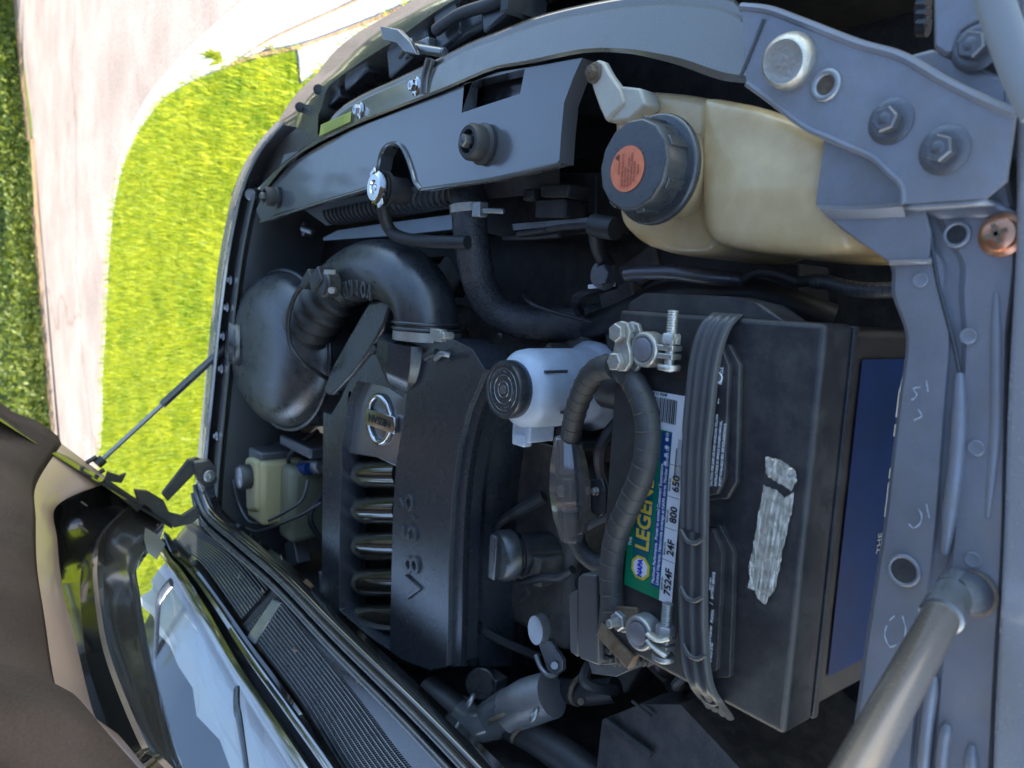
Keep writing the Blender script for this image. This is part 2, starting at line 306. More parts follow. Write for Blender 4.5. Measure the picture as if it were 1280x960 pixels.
# grass blades
def inpoly(x,y,P):
    c=False;j=len(P)-1
    for i in range(len(P)):
        if (P[i].y>y)!=(P[j].y>y) and x<(P[j].x-P[i].x)*(y-P[i].y)/(P[j].y-P[i].y)+P[i].x: c=not c
        j=i
    return c
b=MB(); vs=[];fs=[]
cnt=0
while cnt<95000:
    y=2.2+8.5*random.random()**1.25; x=-4.6+6.4*random.random()
    if not inpoly(x+random.uniform(-.06,.06),y-random.uniform(-.08,.10),lw2): continue
    cnt+=1; h=.03+.05*random.random(); a=random.random()*6.28; l=.03*random.random(); w=.0022+.0028*random.random(); 
    a2=random.random()*6.28; o=len(vs); dx,dy=math.cos(a)*w,math.sin(a)*w
    vs+=[(x-dx,y-dy,.014),(x+dx,y+dy,.014),(x+math.cos(a2)*l,y+math.sin(a2)*l,.016+h)]; fs.append((o,o+1,o+2))
for _ in range(22):
    p=A(272+random.uniform(-3,6),82-random.random()*14,.01); o=len(vs); a=random.random()*6.28; vs+=[(p.x,p.y,.01),(p.x+.02,p.y,.01),(p.x+math.cos(a)*.05,p.y+math.sin(a)*.05,.13*random.random()+.04)]; fs.append((o,o+1,o+2))
b.add(vs,fs); tag(obj('grass',b,'grass',smooth=False),'short bright green grass growing over the lawn','grass',kind='stuff')
# undergrowth beyond the road
def leafmesh(name,pts,s0,s1):
    vs=[];fs=[]
    for p in pts:
        s=random.uniform(s0,s1); u=V((random.gauss(0,1),random.gauss(0,1),random.gauss(0,1))).normalized(); w=u.orthogonal().normalized(); w=(w*math.cos(random.random()*6)+u.cross(w)*math.sin(random.random()*6)).normalized()
        q=u.cross(w)*.0+u; o=len(vs); vs+=[p-w*s*.5,p+q*s*.35,p+w*s*.6,p-q*s*.35]; fs.append((o,o+1,o+2,o+3))
    m=MB(); m.add(vs,fs); return m
pts=[]
for _ in range(26000):
    t=random.random(); p=fe[0].lerp(fe[3],-.5+2.2*t); d=.2+3.5*random.random()**1.4
    cl=.5+.5*math.sin(p.x*3.1)*math.cos(p.x*1.3+d*2); h=(.2+.5*d*cl*cl+.1)*random.random()
    pts.append(V((p.x+random.gauss(0,.1),p.y+d,h)))
tag(obj('undergrowth',leafmesh('u',pts,.03,.11),'leaf',smooth=False),'rough green weeds and brush along the far road edge','undergrowth',kind='stuff')
def crown(n,rx,rz,cz):
    cl=[(V((random.gauss(0,.45)*rx,random.gauss(0,.45)*rx,cz+random.uniform(-1,1)*rz*.8)),random.uniform(.8,1.5)) for _ in range(26)]
    out=[]
    for _ in range(n):
        c,r=random.choice(cl); out.append(c+V((random.gauss(0,r*.5),random.gauss(0,r*.5),random.gauss(0,r*.4))))
    return out,cl
protos=[]
TL=['tall leafy tree nearest the top edge beyond the road','dense tree beyond the road just past the leftmost shrubs','tree with a broad low crown behind the road verge','dark leafy tree behind the middle of the road verge','tall tree behind the hood tip across the road','low spreading tree at the left of the tree line','thin crowned tree at the right of the tree line','big tree farthest back across the road','leafy tree across the road behind the lawn curve','tree at the far right end across the road']
for i in range(10):
    loc=V((14-i*3.0+random.uniform(-.8,.8),20+random.uniform(0,3.5),0))
    rt=root('tree',loc,TL[i],'tree','trees across the road')
    if i<3:
        m=MB(); H=random.uniform(11,14); m.tube([(0,0,0),(.1,.05,H*.3),(-.05,.1,H*.6),(.1,0,H*.9)],[.3,.24,.16,.05],n=8)
        P,cl=crown(7500,3.6,H*.45,H*.52)
        for c,r in cl[:9]: m.tube([(0,0,max(.6,c.z*.5)),(c.x*.5,c.y*.5,c.z*.8),tuple(c)],[.06,.04,.015],n=5,sub=4)
        WP[rt.name]=V((0,0,0)); t=obj('trunk',m,'bark',rt); c=obj('crown',leafmesh('c',P,.3,.6),'leaf',rt,smooth=False); protos.append((t,c)); 
    else:
        for s in protos[i%3]:
            k=s.copy(); COL.objects.link(k); k.parent=rt
        rt.rotation_euler=(0,0,i*1.7); rt.scale=(1,1,random.uniform(.85,1.2))

# ================================================================= CAR BODY
car=root('car',(-.3,.83,0),'grey car with its hood raised, parked on the driveway and seen from its front wing','car')
BT=1.18
# bay tub
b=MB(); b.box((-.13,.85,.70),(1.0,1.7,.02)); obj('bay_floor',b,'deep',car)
b=MB(); b.ribbon([[(-.56,1.62,1.14),(-.56,.9,1.14),(-.56,.1,1.14)],[(-.58,1.6,.9),(-.58,.9,.9),(-.58,.1,.9)],[(-.56,1.6,.68),(-.56,.9,.68),(-.56,.1,.68)]]); obj('firewall',b,'deep',car,solid=.004)
# far fender
fx=[(236,700),(240,650),(246,570),(254,490),(262,410),(272,330),(281,280),(289,245),(303,208),(322,178),(345,152)]
def off(l,d,z,cut=0): return [A(x+d,y,z) for x,y in l[:len(l)-cut]]
b=MB(); b.ribbon([[p+V((0,.06,-.5)) for p in off(fx,0,1.12)],[p+V((0,.012,-.02)) for p in off(fx,0,1.15)],off(fx,1,1.157),off(fx,10,1.162),off(fx,13,1.158)],n=60)
obj('far_fender',b,'fender',car,ang=60,label='pale outer skin of the far front fender')
b=MB(); fr=fx[:8]
b.ribbon([off(fr,12,1.158),off(fr,14,1.142),off(fr,22,1.142),off(fr,25,1.15),off(fr,30,1.15),off(fr,32,1.138),off(fr,36,1.138),[p+V((0,-.01,-.14)) for p in off(fr,40,1.13)]],n=50)
obj('far_apron',b,'shroud',car,ang=30)
b=MB(); b.ribbon([[p+V((0,.0,0)) for p in off(fr,40,1.05)],[p+V((0,-.05,-.4)) for p in off(fr,40,1.1)]],n=20); obj('bay_side_wall',b,'deep',car)
for (x,y) in ((280,350),(276,384),(271,420),(269,461),(263,545)):
    bolt('apron_screw',A(x+8,y,1.151),UP,.005,car,'steel')
# far corner between fender and grille
b=MB(); b.ribbon([[A(289,245,1.12),A(303,210,1.12),A(324,178,1.11),A(345,153,1.10)],[A(300,250,1.10),A(312,212,1.09),A(330,185,1.08),A(350,160,1.08)]],n=14); obj('far_headlamp_housing',b,'fenderd',car)
b=MB(); b.tube([A(325,205,1.11),A(331,180,1.12),A(336,170,1.12)],.006); b.tube([A(309,262,1.12),A(306,240,1.13),A(309,212,1.13)],.005); obj('fender_brace',b,'shroud',car)
# grille top / bumper header (olive reflecting band)
go=[(322,235),(332,188),(350,148),(370,118),(398,90),(412,71),(440,46),(490,16),(540,-12),(640,-50),(760,-90),(900,-130)]
gi=[(372,170),(388,152),(400,140),(405,122),(413,106),(450,78),(500,46),(545,14),(590,-10),(700,-46),(800,-76),(920,-110)]
b=MB(); b.ribbon([[p+V((.03,.03,-.15)) for p in AL(go,1.075)],[p+V((.006,.006,-.015)) for p in AL(go,1.095)],AL(go,1.10),AL(gi,1.115),[p+V((-.004,0,-.01)) for p in AL(gi,1.113)],[p+V((-.004,0,-.07)) for p in AL(gi,1.11)]],n=70); obj('grille_header',b,'support',car,ang=50)
b=MB(); b.ribbon([AL([(397,172),(350,206),(322,236)],1.13),AL([(398,140),(352,178),(322,234)],1.12)],n=10); obj('corner_filler',b,'support',car)
for x,y in ((398,112),(375,134)): b=MB(); b.cyl(A(x,y,1.107),A(x,y,1.112),.008); b.cyl(A(x,y,1.112),A(x,y,1.116),.004); obj('push_clip',b,'plastic',car)
# dark gap behind the grille with the latch
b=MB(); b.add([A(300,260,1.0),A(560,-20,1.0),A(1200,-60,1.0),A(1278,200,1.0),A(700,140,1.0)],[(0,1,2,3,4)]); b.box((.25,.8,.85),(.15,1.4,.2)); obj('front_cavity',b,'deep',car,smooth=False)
for q in ((455,92,.03,.07,.03),(520,62,.04,.10,.03),(575,35,.05,.05,.04),(600,25,.03,.12,.02),(640,8,.05,.05,.05),(425,120,.03,.05,.03)):
    b=MB(); b.box(A(q[0],q[1],1.09),(q[2],q[3],q[4]),Matrix.Rotation(.25,3,'Z')); obj('latch_bracket',b,'plastic_s',car,bevel=.003)
b=MB(); b.plate(AL([(474,32),(497,36),(512,52),(520,68),(506,66),(495,54),(478,50)],1.135),(0,0,-.008)); b.tube([A(512,58,1.12),A(530,62,1.12),A(556,66,1.12)],.006); b.tube([A(500,72,1.11),A(514,50,1.13)],.003); b.box(A(530,60,1.11),(.012,.05,.02)); obj('hood_latch',b,'shroud',car,bevel=.0015)
b=MB(); b.tube([A(545,38,1.12),A(575,18,1.12),A(610,6,1.12),A(640,-8,1.12)],.007); b.tube([A(560,60,1.1),A(590,40,1.1),A(640,15,1.1)],.006); b.box(A(655,8,1.12),(.02,.012,.05)); obj('latch_cable',b,'plastic',car)
# upper crossmember band
L1=[(322,236),(352,205),(395,172),(420,140),(447,121),(500,96),(550,72),(585,54),(620,40),(675,19),(740,3),(800,-7),(860,-10),(905,-6),(921,0),(927,9)]
L2=[(330,240),(362,202),(397,180),(440,158),(480,142),(550,115),(590,98),(622,86),(665,79),(732,66),(785,67),(820,74),(850,82),(882,94),(905,101),(933,104)]
def mid(a,c,t): return [((1-t)*p[0]+t*q[0],(1-t)*p[1]+t*q[1]) for p,q in zip(a,c)]
b=MB(); b.ribbon([AL(L1,1.10),AL(L1,1.150),AL(mid(L1,L2,.05),1.154),AL(mid(L1,L2,.16),1.153),AL(mid(L1,L2,.2),1.158),AL(mid(L1,L2,.9),1.160),AL(L2,1.157),AL(L2,1.12)],n=90)
sup=obj('radiator_support',b,'support',car,ang=28)
b=MB(); b.tube(AL([(539,74),(533,96),(531,117)],1.1595),.006,n=10); obj('seam',b,'fenderd',sup)
b=MB(); b.add(AL([(401,156),(439,139),(438,152),(399,170)],1.1625),[(0,1,2,3)]); st=obj('yellow_sticker',b,'yellow',sup,smooth=False,label='small yellow printed sticker')
b=MB()
for k in range(5):
    t=.22+k*.16; p=A(399.5+1*t,156+14*t,1.1635); q=A(439-1*t,139+13*t,1.1635); b.add([p.lerp(q,.1),p.lerp(q,.8),p.lerp(q,.8)+V((-.0004,0,0)),p.lerp(q,.1)+V((-.0004,0,0))],[(0,1,2,3)])
obj('print_lines',b,'tankg',st,smooth=False,kind='stuff')
for x,y in ((450,138),(520,108)): bolt('support_screw',A(x,y,1.160),UP,.0065,sup,'chrome',washer=1.6)
# shroud panel in front of the radiator
arch=[(526,237),(519,228),(515,214),(510,199),(504,186),(497,180),(489,180),(482,184),(476,194),(473,210),(470,230)]
out=[(330,243),(362,206),(397,184),(440,162),(480,146),(550,119),(590,102),(622,90),(665,83),(728,72),(716,98),(705,128),(701,170),(699,203),(660,212),(620,222),(560,231)]+arch+[(450,237),(400,252),(350,266),(326,276),(320,262)]
hole=[(580,104),(656,86),(650,117),(577,141)]; hole2=[(355,193),(376,188),(366,202),(348,214)]
def zs(x,y):  # falls gently toward the engine
    return 1.152
pan=root('radiator_shroud_panel',A(560,180,1.14),'long grey plastic shroud panel over the radiator with an arch round the metal cap','panel')
b=MB(); b.plate([A(x,y,zs(x,y)) for x,y in out],(0,0,-.018),[[A(x,y,zs(x,y)) for x,y in hole],[A(x,y,zs(x,y)) for x,y in hole2]]); obj('panel_sheet',b,'shroud',pan,ang=25,bevel=.0016)
b=MB(); 
hh=[A(x,y,1.125) for x,y in [(574,98),(662,80),(656,122),(571,146)]]; b.plate(hh,(0,0,-.01)); obj('recess_floor',b,'fenderd',pan)
b=MB(); b.add(AL([(324,277),(400,253),(450,238),(470,231)],1.132)+AL([(324,277),(400,253),(450,238),(470,231)],1.08),[(0,1,5,4),(1,2,6,5),(2,3,7,6)]); obj('panel_lip',b,'plastic',pan,solid=.002)
b=MB(); b.tube([A(x,y,1.153) for x,y in arch+[(526,237)][:0]],.0028,n=8); b.tube(AL([(526,237),(560,232),(620,223),(699,204)],1.152),.0022,n=8); b.tube(AL([(470,230),(450,238),(400,253),(326,277)],1.152),.0022,n=8); obj('edge_bead',b,'shroud',pan)
for i,(x,y,r) in enumerate(((606,181,.0165),(347,247,.0135))):
    p=A(x,y,1.153); m=MB(); m.lathe(p,UP,[(r*1.25,0),(r*1.28,.004),(r*1.1,.007),(r*1.12,.018),(r*.95,.022),(r*.72,.022),(r*.70,.014)],28)
    g=obj('mount_bushing',m,'rubber',pan); bolt('bushing_bolt',p+V((0,0,.014)),UP,r*.42,g,'plastic_s',washer=1.4,h=.012)
# little bracket at the far end
m=MB(); m.plate(AL([(299,314),(303,270),(312,262),(322,272),(319,316)],1.12),(0,0,-.006)); m.plate(AL([(299,314),(319,316),(319,318),(299,317)],1.12),(0,0,-.06)); obj('end_bracket',m,'rad',pan,bevel=.001)
m=MB(); m.cyl(A(322,243,1.13),A(312,243,1.15),.012,.010,bev=.002); m.box(A(323,262,1.12),(.012,.014,.02)); obj('end_clip',m,'alu',pan)
# near corner bracket plate (bolted)
top=[(927,9),(961,13),(1000,27),(1072,55),(1126,71),(1179,101),(1225,124),(1268,143)]
bot=[(1256,226),(1230,248),(1129,255),(1127,232),(1110,214),(1090,196),(1060,183),(1028,169),(1012,162),(995,151),(962,125),(933,104)]
zb=1.178
b=MB(); O=AL(top,zb)+AL([(1262,185)],zb)+AL(bot,zb)
b.plate(O,(0,0,-.004)); br=obj('corner_bracket',b,'paint',car,ang=25,bevel=.0015,label='bolted grey plate at the near end of the radiator support')
b=MB(); b.ribbon([AL([(1230,248),(1180,252),(1129,255)],zb-.001),[p+V((0,-.003,-.018)) for p in AL([(1230,248),(1180,252),(1129,255)],zb)],[p+V((-.006,-.014,-.019)) for p in AL([(1228,250),(1180,254),(1129,257)],zb)]],n=8); obj('folded_flange',b,'paint',br,solid=.003)
b=MB(); b.tube([p+V((0,0,-.001)) for p in AL(bot[2:],zb)],.0022,n=8); b.tube(AL(top,zb-.001),.003,n=8); obj('rolled_edge',b,'paint',br)
b=MB(); b.tube(AL([(955,24),(940,62),(925,98)],zb+.0005),.0012,n=6); obj('seam',b,'fenderd',br)
# big round galvanised plug, plain hole, hex bolts
p=A(990,77,zb); m=MB(); m.lathe(p,V((-.25,-.1,1)),[(.0165,0),(.0175,.002),(.0168,.006),(.0155,.010),(.013,.0122),(.012,.0118),(.004,.0122),(.0,.0123)],30); obj('dome_plug',m,'zinc',br,label='shiny domed metal plug')
p=A(1033,107,zb); m=MB(); m.torus(p+V((0,0,.0005)),UP,.0078,.0022); obj('hole_collar',m,'alu',br); m=MB(); m.lathe(p+V((0,0,.0003)),UP,[(.006,0),(.006,.0006)],20); obj('hole',m,'rust',br)
for x,y,r in ((1114,152,.0074),(1181,188,.0076)): bolt('hex_bolt',A(x,y,zb),UP,r,br,'dullsteel',washer=1.75)
# headlamp cavity, lamp panel and strap at the picture's top right
b=MB(); b.box(A(1060,20,1.05)+V((.06,0,0)),(.1,.2,.2)); obj('lamp_cavity',b,'deep',car)
b=MB(); b.plate(AL([(1165,-40),(1166,60),(1180,70),(1192,62),(1200,38),(1225,26),(1262,22),(1290,30),(1290,-40)],1.165),(0,0,-.02)); b.plate(AL([(1130,70),(1166,60),(1190,72),(1275,104),(1275,150),(1268,143),(1179,101)],1.160),(0,0,-.02)); lp=obj('lamp_panel',b,'paint',car,bevel=.003)
bolt('hex_bolt',A(1221,60,1.163),UP,.0075,lp,'dullsteel',washer=1.7)
b=MB(); 
for k in range(7): b.cyl(A(1148,2+k*6,1.13),A(1160,2+k*6,1.13),.004+.001*(k%2),n=8)
obj('threaded_adjuster',b,'plastic',lp)
b=MB(); b.tube(AL([(1236,-30),(1246,10),(1260,50),(1276,92),(1300,140)],1.20),.0085,flat=.4); obj('lamp_strap',b,'strapg',car)
# near apron
ai=[(1031,169),(1026,210),(1019,255),(1040,277),(1075,303),(1112,330),(1115,368),(1131,413),(1131,447),(1125,490),(1115,570),(1105,653),(1091,742),(1081,805),(1074,860),(1065,925),(1056,1000),(1050,1060)]
ao=[(1262,100),(1262,160),(1262,226),(1271,270),(1271,300),(1270,330),(1266,368),(1260,413),(1259,447),(1258,490),(1257,570),(1256,653),(1252,742),(1248,805),(1245,860),(1242,925),(1238,1000),(1235,1060)]
za=1.160
def lines(*t): return [AL(mid(ai,ao,x),za+h) for x,h in t]
b=MB(); b.ribbon([[p+V((0,.006,-.03)) for p in AL(ai,za-.004)],AL(ai,za-.004)]+lines((.03,-.001),(.12,0),(.42,.001),(.45,-.004),(.55,-.004),(.60,.0),(.86,.001),(.97,.001),(1.0,-.004)),n=120); ap=obj('near_apron',b,'paint',car,ang=22)
b=MB(); b.plate(AL([(1031,170),(1019,255),(1040,277),(1075,303),(1112,328),(1160,330),(1163,290),(1150,240),(1120,180)],za+.004),(0,0,-.003)); obj('apron_gusset',b,'paint',ap,bevel=.001)
b=MB(); b.ribbon([AL([(1020,256),(1075,257),(1129,252)],za+.0045),AL([(1024,261),(1075,262),(1129,258)],za+.010),AL([(1036,274),(1080,274),(1132,271)],za+.0046)],n=8); b.ribbon([AL([(1110,322),(1165,320)],za+.0015),AL([(1111,326),(1165,324)],za+.005),AL([(1112,332),(1165,330)],za+.0015)],n=6); obj('fold_ridge',b,'paint',ap)
for l,r in (([(1246,366),(1246,420),(1246,500),(1244,560),(1235,646)],.003),([(1200,466),(1200,520),(1196,580),(1188,640),(1181,692)],.0042),([(1186,905),(1180,930),(1174,1000)],.0036),([(1168,845),(1160,900),(1150,1000)],.0036),([(1216,930),(1214,1000)],.004)):
    m=MB(); m.tube(AL(l,za+.0005),[r*.5,r,r,r,r*.5],n=12); obj('pressed_rib',m,'paint',ap)
m=MB(); m.tube(AL([(1163,290),(1172,350),(1190,420),(1200,468)],za+.001),.0012,n=6); obj('panel_seam',m,'fenderd',ap)
for x,y,r in ((1196,293,.0062),(1130,713,.0085)):
    m=MB(); m.torus(A(x,y,za+.002),UP,r,.0012); h=obj('hole_rim',m,'paint',ap); m=MB(); m.lathe(A(x,y,za+.0022),UP,[(r*.97,0),(r*.97,.0004)],20); obj('hole',m,'deep',h)
p=A(1253,294,za+.001); m=MB(); m.lathe(p,UP,[(.0115,0),(.0115,.0015),(.009,.003),(.0085,.007),(.006,.0085),(.003,.0085)],26); sc=obj('copper_screw',m,'copper',ap,label='copper coloured cross head screw')
m=MB(); m.box(p+V((0,0,.0088)),(.011,.0022,.001),Matrix.Rotation(.4,3,'Z')); m.box(p+V((0,0,.0088)),(.0022,.011,.001),Matrix.Rotation(.4,3,'Z')); obj('cross_slot',m,'rust',sc)
# chalk marks
def chalk(pts,r=.00035):
    m=MB(); m.tube(AL(pts,za+.0022),lambda t:r*(.5+.9*abs(math.sin(t*9+1))),n=5,sub=5); return m
for l in ([(1136,655),(1142,660),(1150,654),(1152,644),(1148,636)],[(1158,630),(1160,640),(1162,648)],[(1108,782),(1106,795),(1112,808),(1120,806)],[(1128,770),(1132,785),(1130,800),(1126,812)],[(1112,775),(1118,770)],[(1140,500),(1146,494),(1142,486),(1150,484)],[(1158,476),(1160,490)],[(1143,525),(1152,520),(1148,512)]):
    obj('chalk_mark',chalk(l),'chalk',ap)
for x,y in ((1150,350),(1210,420),(1220,560),(1216,700)): m=MB(); m.lathe(A(x,y,za+.0012),UP,[(.0045,0),(.004,.0004),(.0028,.0001),(.0,.0)],16); obj('spot_weld',m,'paint',ap)
# near fender skin
b=MB(); nf=[(1276,-20),(1276,60),(1272,150),(1271,226),(1270,320),(1261,490),(1256,653),(1250,780),(1244,900),(1238,1060)]
b.ribbon([[p+V((0,.004,-.02)) for p in AL(nf,1.152)],AL(nf,1.168),AL([(x+6,y) for x,y in nf],1.172),[p+V((0,-.06,0)) for p in AL(nf,1.176)],[p+V((0,-.16,-.03)) for p in AL(nf,1.17)],[p+V((0,-.2,-.5)) for p in AL(nf,1.17)]],n=50); obj('near_fender',b,'fender',car,ang=60,label='pale outer skin of the near front fender')
# dark body parts behind and below the battery
b=MB(); b.plate(AL([(850,880),(905,938),(960,1000),(1010,1080),(700,1080),(745,960),(752,900),(800,880)],1.06),(0,0,-.2)); b.tube(AL([(757,900),(790,925),(815,943)],1.065),.004,n=6); b.tube(AL([(790,876),(815,896)],1.065),.002,n=6); obj('battery_tray',b,'deep',car,bevel=.003)
# cowl
def Z(l,z): return AL(l,z)
seal=[(246,600),(250,617),(262,640),(300,672),(350,714),(420,785),(500,862),(560,922),(620,985)]
def sh(l,dx,dy): return [(x+dx,y+dy) for x,y in l]
sealo=root('cowl_seal',A(400,780,1.19),'thick black rubber weather seal with raised ridges along the engine side of the cowl','seal')
b=MB(); base=Z(seal,1.185)
def row(d,dz): return [p+V((-d,0,dz)) for p in base]
b.ribbon([row(.006,-.03),row(0,-.006),row(.004,0),row(.010,.001),row(.014,-.006),row(.018,-.006),row(.022,.003),row(.031,.004),row(.035,-.005),row(.046,-.004),row(.05,-.012)],n=70); obj('seal_body',b,'gloss',sealo,ang=50,solid=.002)
b=MB(); b.tube(row(.010,.004),.0042,n=10); b.tube(row(.026,.007),.0048,n=10); obj('seal_bulb',b,'plastic_s',sealo)
cow=root('cowl_grille',A(350,800,1.19),'black slatted plastic air grille running along the base of the windshield','grille')
cr=[(236,652),(262,668),(300,692),(349,748),(386,793),(447,870),(505,947),(560,1010)]      # grille right edge
cl=[(218,674),(232,690),(255,712),(309,790),(320,806),(370,873),(418,955),(460,1015)]
zc=1.178
b=MB(); b.ribbon([row(.05,-.012),row(.052,-.008)],n=50)
b.ribbon([[p+V((-.052,0,-.008)) for p in base],Z([(246,640)]+cr[1:],zc+.004),Z([(246,641)]+cr[1:],zc-.012)],n=50); obj('grille_border',b,'plastic_s',cow,ang=30)
b=MB(); b.ribbon([Z(cr,zc-.02),Z(cl,zc-.02)],n=30); obj('grille_well',b,'deep',cow)
div=[(341,748),(350,754),(318,806),(308,797)]
b=MB(); b.plate(Z(div,zc+.004),(0,0,-.02)); obj('grille_divider',b,'shroud',cow,bevel=.002)
NS=13
for k in range(1,NS):
    t=k/NS; l=mid(cr,cl,t); P=resample(curve(Z(l,zc+.001),8),64)
    a=P[:30]; a=[p for p in a]
    m=MB(); m.ribbon([[p+V((0,0,-.01)) for p in a],a,[p+V((-.0022,0,.0)) for p in a],[p+V((-.003,0,-.008)) for p in a]],n=30,smooth=False); obj('slat',m,'shroud' if k>3 else 'plastic',cow)
    a=P[31:]; m=MB(); m.ribbon([[p+V((0,0,-.01)) for p in a],a,[p+V((-.002,0,.0)) for p in a],[p+V((-.003,0,-.008)) for p in a]],n=34,smooth=False); obj('slat',m,'plastic_s',cow)
m=MB(); Pr=resample(curve(Z(cr,zc),8),260); Pl=resample(curve(Z(cl,zc),8),260)
for i in range(124,258):
    p,q=Pr[i],Pl[i]; m.ribbon([[p,q],[p+V((0,.0012,0)),q+V((0,.0012,0))],[p+V((0,.0012,-.008)),q+V((0,.0012,-.008))]],n=2,smooth=False)
obj('mesh_bars',m,'plastic_s',cow,kind='stuff')
b1=[(205,664),(216,690),(232,704),(253,727),(309,806),(365,882),(418,955),(455,1012)]
b2=[(200,680),(213,700),(226,716),(258,768),(293,835),(330,893),(370,955),(405,1010)]
b3=[(198,690),(209,708),(219,722),(246,770),(284,838),(318,893),(357,955),(392,1010)]
b=MB(); b.ribbon([Z(cl,zc-.012),Z(mid(cl,b1,.5),zc+.004),Z(b1,zc+.008),Z(mid(b1,b2,.10),zc+.014),Z(mid(b1,b2,.3),zc+.016),Z(mid(b1,b2,.4),zc+.010),Z(mid(b1,b2,.65),zc+.010),Z(mid(b1,b2,.75),zc+.018),Z(b2,zc+.018),Z(b3,zc+.012),Z(b3,zc-.02)],n=60); obj('cowl_bar',b,'gloss',cow,ang=30)
# windshield with wipers; pale sheet added behind the glass stands for its reflection
ws=root('windshield',V((-.75,1.1,1.2)),'windshield under the raised hood, reflecting blue sky','windshield')
G0=Z([(190,700),(205,722),(219,740),(240,772),(275,838),(305,893),(345,955),(380,1010),(430,1080)],1.19)
G0=[p+V((0,0,0)) for p in G0]
b=MB(); b.ribbon([[p+V((-t,-.0*t,t*.5)) for p in G0] for t in (0,.15,.3,.45,.6)],n=30); obj('glass_pane',b,'glass',ws)
b=MB()
random.seed(3)
rows=[]
for i,t in enumerate((.0,.02,.04,.06,.075,.09)):
    rows.append([p+V((-t-.01,0,t*.5-.025+(.008*random.uniform(-1,1)))) for p in resample(curve(G0,4),14)])
for r in rows:
    for p in r: p.z+=random.uniform(-.011,.011)
b.ribbon(rows,n=14,smooth=False); refl=obj('reflection_sheet',b,'reflection_sheet',None,smooth=False,solid=.002); tag(refl,'pale creased sheet added behind the lower windshield glass in place of its reflection','reflection_sheet')
def wiper(l,dz,lab):
    P=[A(x,y,z) for x,y,z in l]; m=MB(); m.tube(P,[.011,.012,.010,.006],n=8,flat=.45); w=obj('wiper_arm',m,'plastic_s',None); tag(w,lab,'wiper','windshield wiper arms'); return w
wiper([(214,728,1.215),(203,742,1.225),(197,765,1.23),(194,870,1.25)],0,'black wiper arm at the far end of the windshield')
wiper([(296,862,1.22),(296,885,1.23),(300,905,1.235),(314,1000,1.245)],0,'black wiper arm nearer the bottom edge of the picture')
b=MB(); b.box((-1.35,.8,.9),(1.0,1.6,.5)); obj('dashboard',b,'deep',car); b=MB(); b.ribbon([[p+V((-t,0,t*.5-.06)) for p in G0] for t in (.0,.15,.3,.5,.62)],n=20); obj('cabin_dark_sheet',b,'ink',car)  # near-black sheet added under the glass to stand for the dark cabin
b=MB(); b.ribbon([[(-1.2,1.62,1.62),(-1.25,.8,1.65),(-1.2,.02,1.62)],[(-1.45,1.6,1.95),(-1.45,.8,1.98),(-1.45,.04,1.95)],[(-3.2,1.6,1.92),(-3.2,.8,1.96),(-3.2,.04,1.92)]]); obj('roof',b,'fenderd',car,solid=.02)
# ---------------------------------------------------------------- hood (held open)
th=R(50); HD=V((math.cos(th),0,math.sin(th))); HN=V((math.sin(th),0,-math.cos(th)))   # along the hood, and out of its underside
R0=[(1.5,205,655),(1.35,172,700),(1.2,174,745),(1.05,184,805),(.93,200,870),(.8,230,965)]
rear=[AY(px,py,y) for y,px,py in R0]
rear=rear+[V((p.x,1.64-p.y,p.z)) for p in reversed(rear[:-1])]
TS={1.5:(.07,.13,.24),1.35:(.074,.16,.209),1.2:(.083,.148,.193),1.05:(.082,.137,.184),.93:(.078,.125,.176),.8:(.060,.119,.174)}
ky=[1.5,1.35,1.2,1.05,.93,.8]; ky=ky+ky[:-1][::-1]
def hrow(t,o): return [p+HD*(t if not isinstance(t,int) else TS[ky[i]][t])+HN*o for i,p in enumerate(rear)]
def hrow2(k,dt,o): return [p+HD*(TS[ky[i]][k]+dt)+HN*o for i,p in enumerate(rear)]
hood=root('hood',rear[0],'raised car hood seen from below, dark shiny paint with a brown insulation pad','hood')
b=MB(); b.ribbon([hrow(-.004,-.004),hrow(-.012,-.022),hrow(.02,-.036),hrow(.2,-.045),hrow(.6,-.05),hrow(1.0,-.05),hrow(1.18,-.02)],n=60); obj('outer_skin',b,'hood',hood,ang=60)
b=MB(); b.ribbon([hrow(-.004,-.004),hrow(.0,.002),hrow(.012,.006),hrow(.024,.004),hrow2(0,-.022,.0),hrow2(0,-.006,.007),hrow2(0,.0,.012),hrow2(0,.004,.008)],n=70); obj('rear_rim',b,'hood',hood,ang=50)
b=MB(); b.ribbon([hrow2(0,.003,.009),hrow2(0,.008,-.012),hrow2(0,.03,-.020),hrow2(1,-.022,-.014),hrow2(1,-.006,.006),hrow2(1,0,.012)],n=70); obj('channel',b,'gloss',hood,ang=50)
b=MB(); b.ribbon([hrow2(1,0,.012),hrow2(1,.004,.015),hrow2(2,-.004,.022),hrow2(2,.0,.020),hrow2(2,.02,-.01)],n=70); obj('inner_frame',b,'rail',hood,ang=50,label='smooth pinkish brown reflecting inner frame rail')
def tw(i,n): return i
b=MB(); g=[]
for t,o in ((-.002,.018),(.010,.026),(.05,.026),(.09,.019),(.13,.026),(.3,.024),(.6,.02),(.85,.014)):
    rr=resample(curve(hrow2(2,t,o),6),60)
    for i,p in enumerate(rr):
        if t<.03: continue
        w=abs((i*0.075+.25+t*.6)%1-.5); rr[i]=p-HN*(.022*max(0,(.22-w))/.22*min(1,t*12))+HN*.003*math.sin(i*1.3+t*20)
    g.append(rr)
b.ribbon(g,n=60,smooth=False); obj('insulation_pad',b,'pad',hood,ang=60,solid=.004)
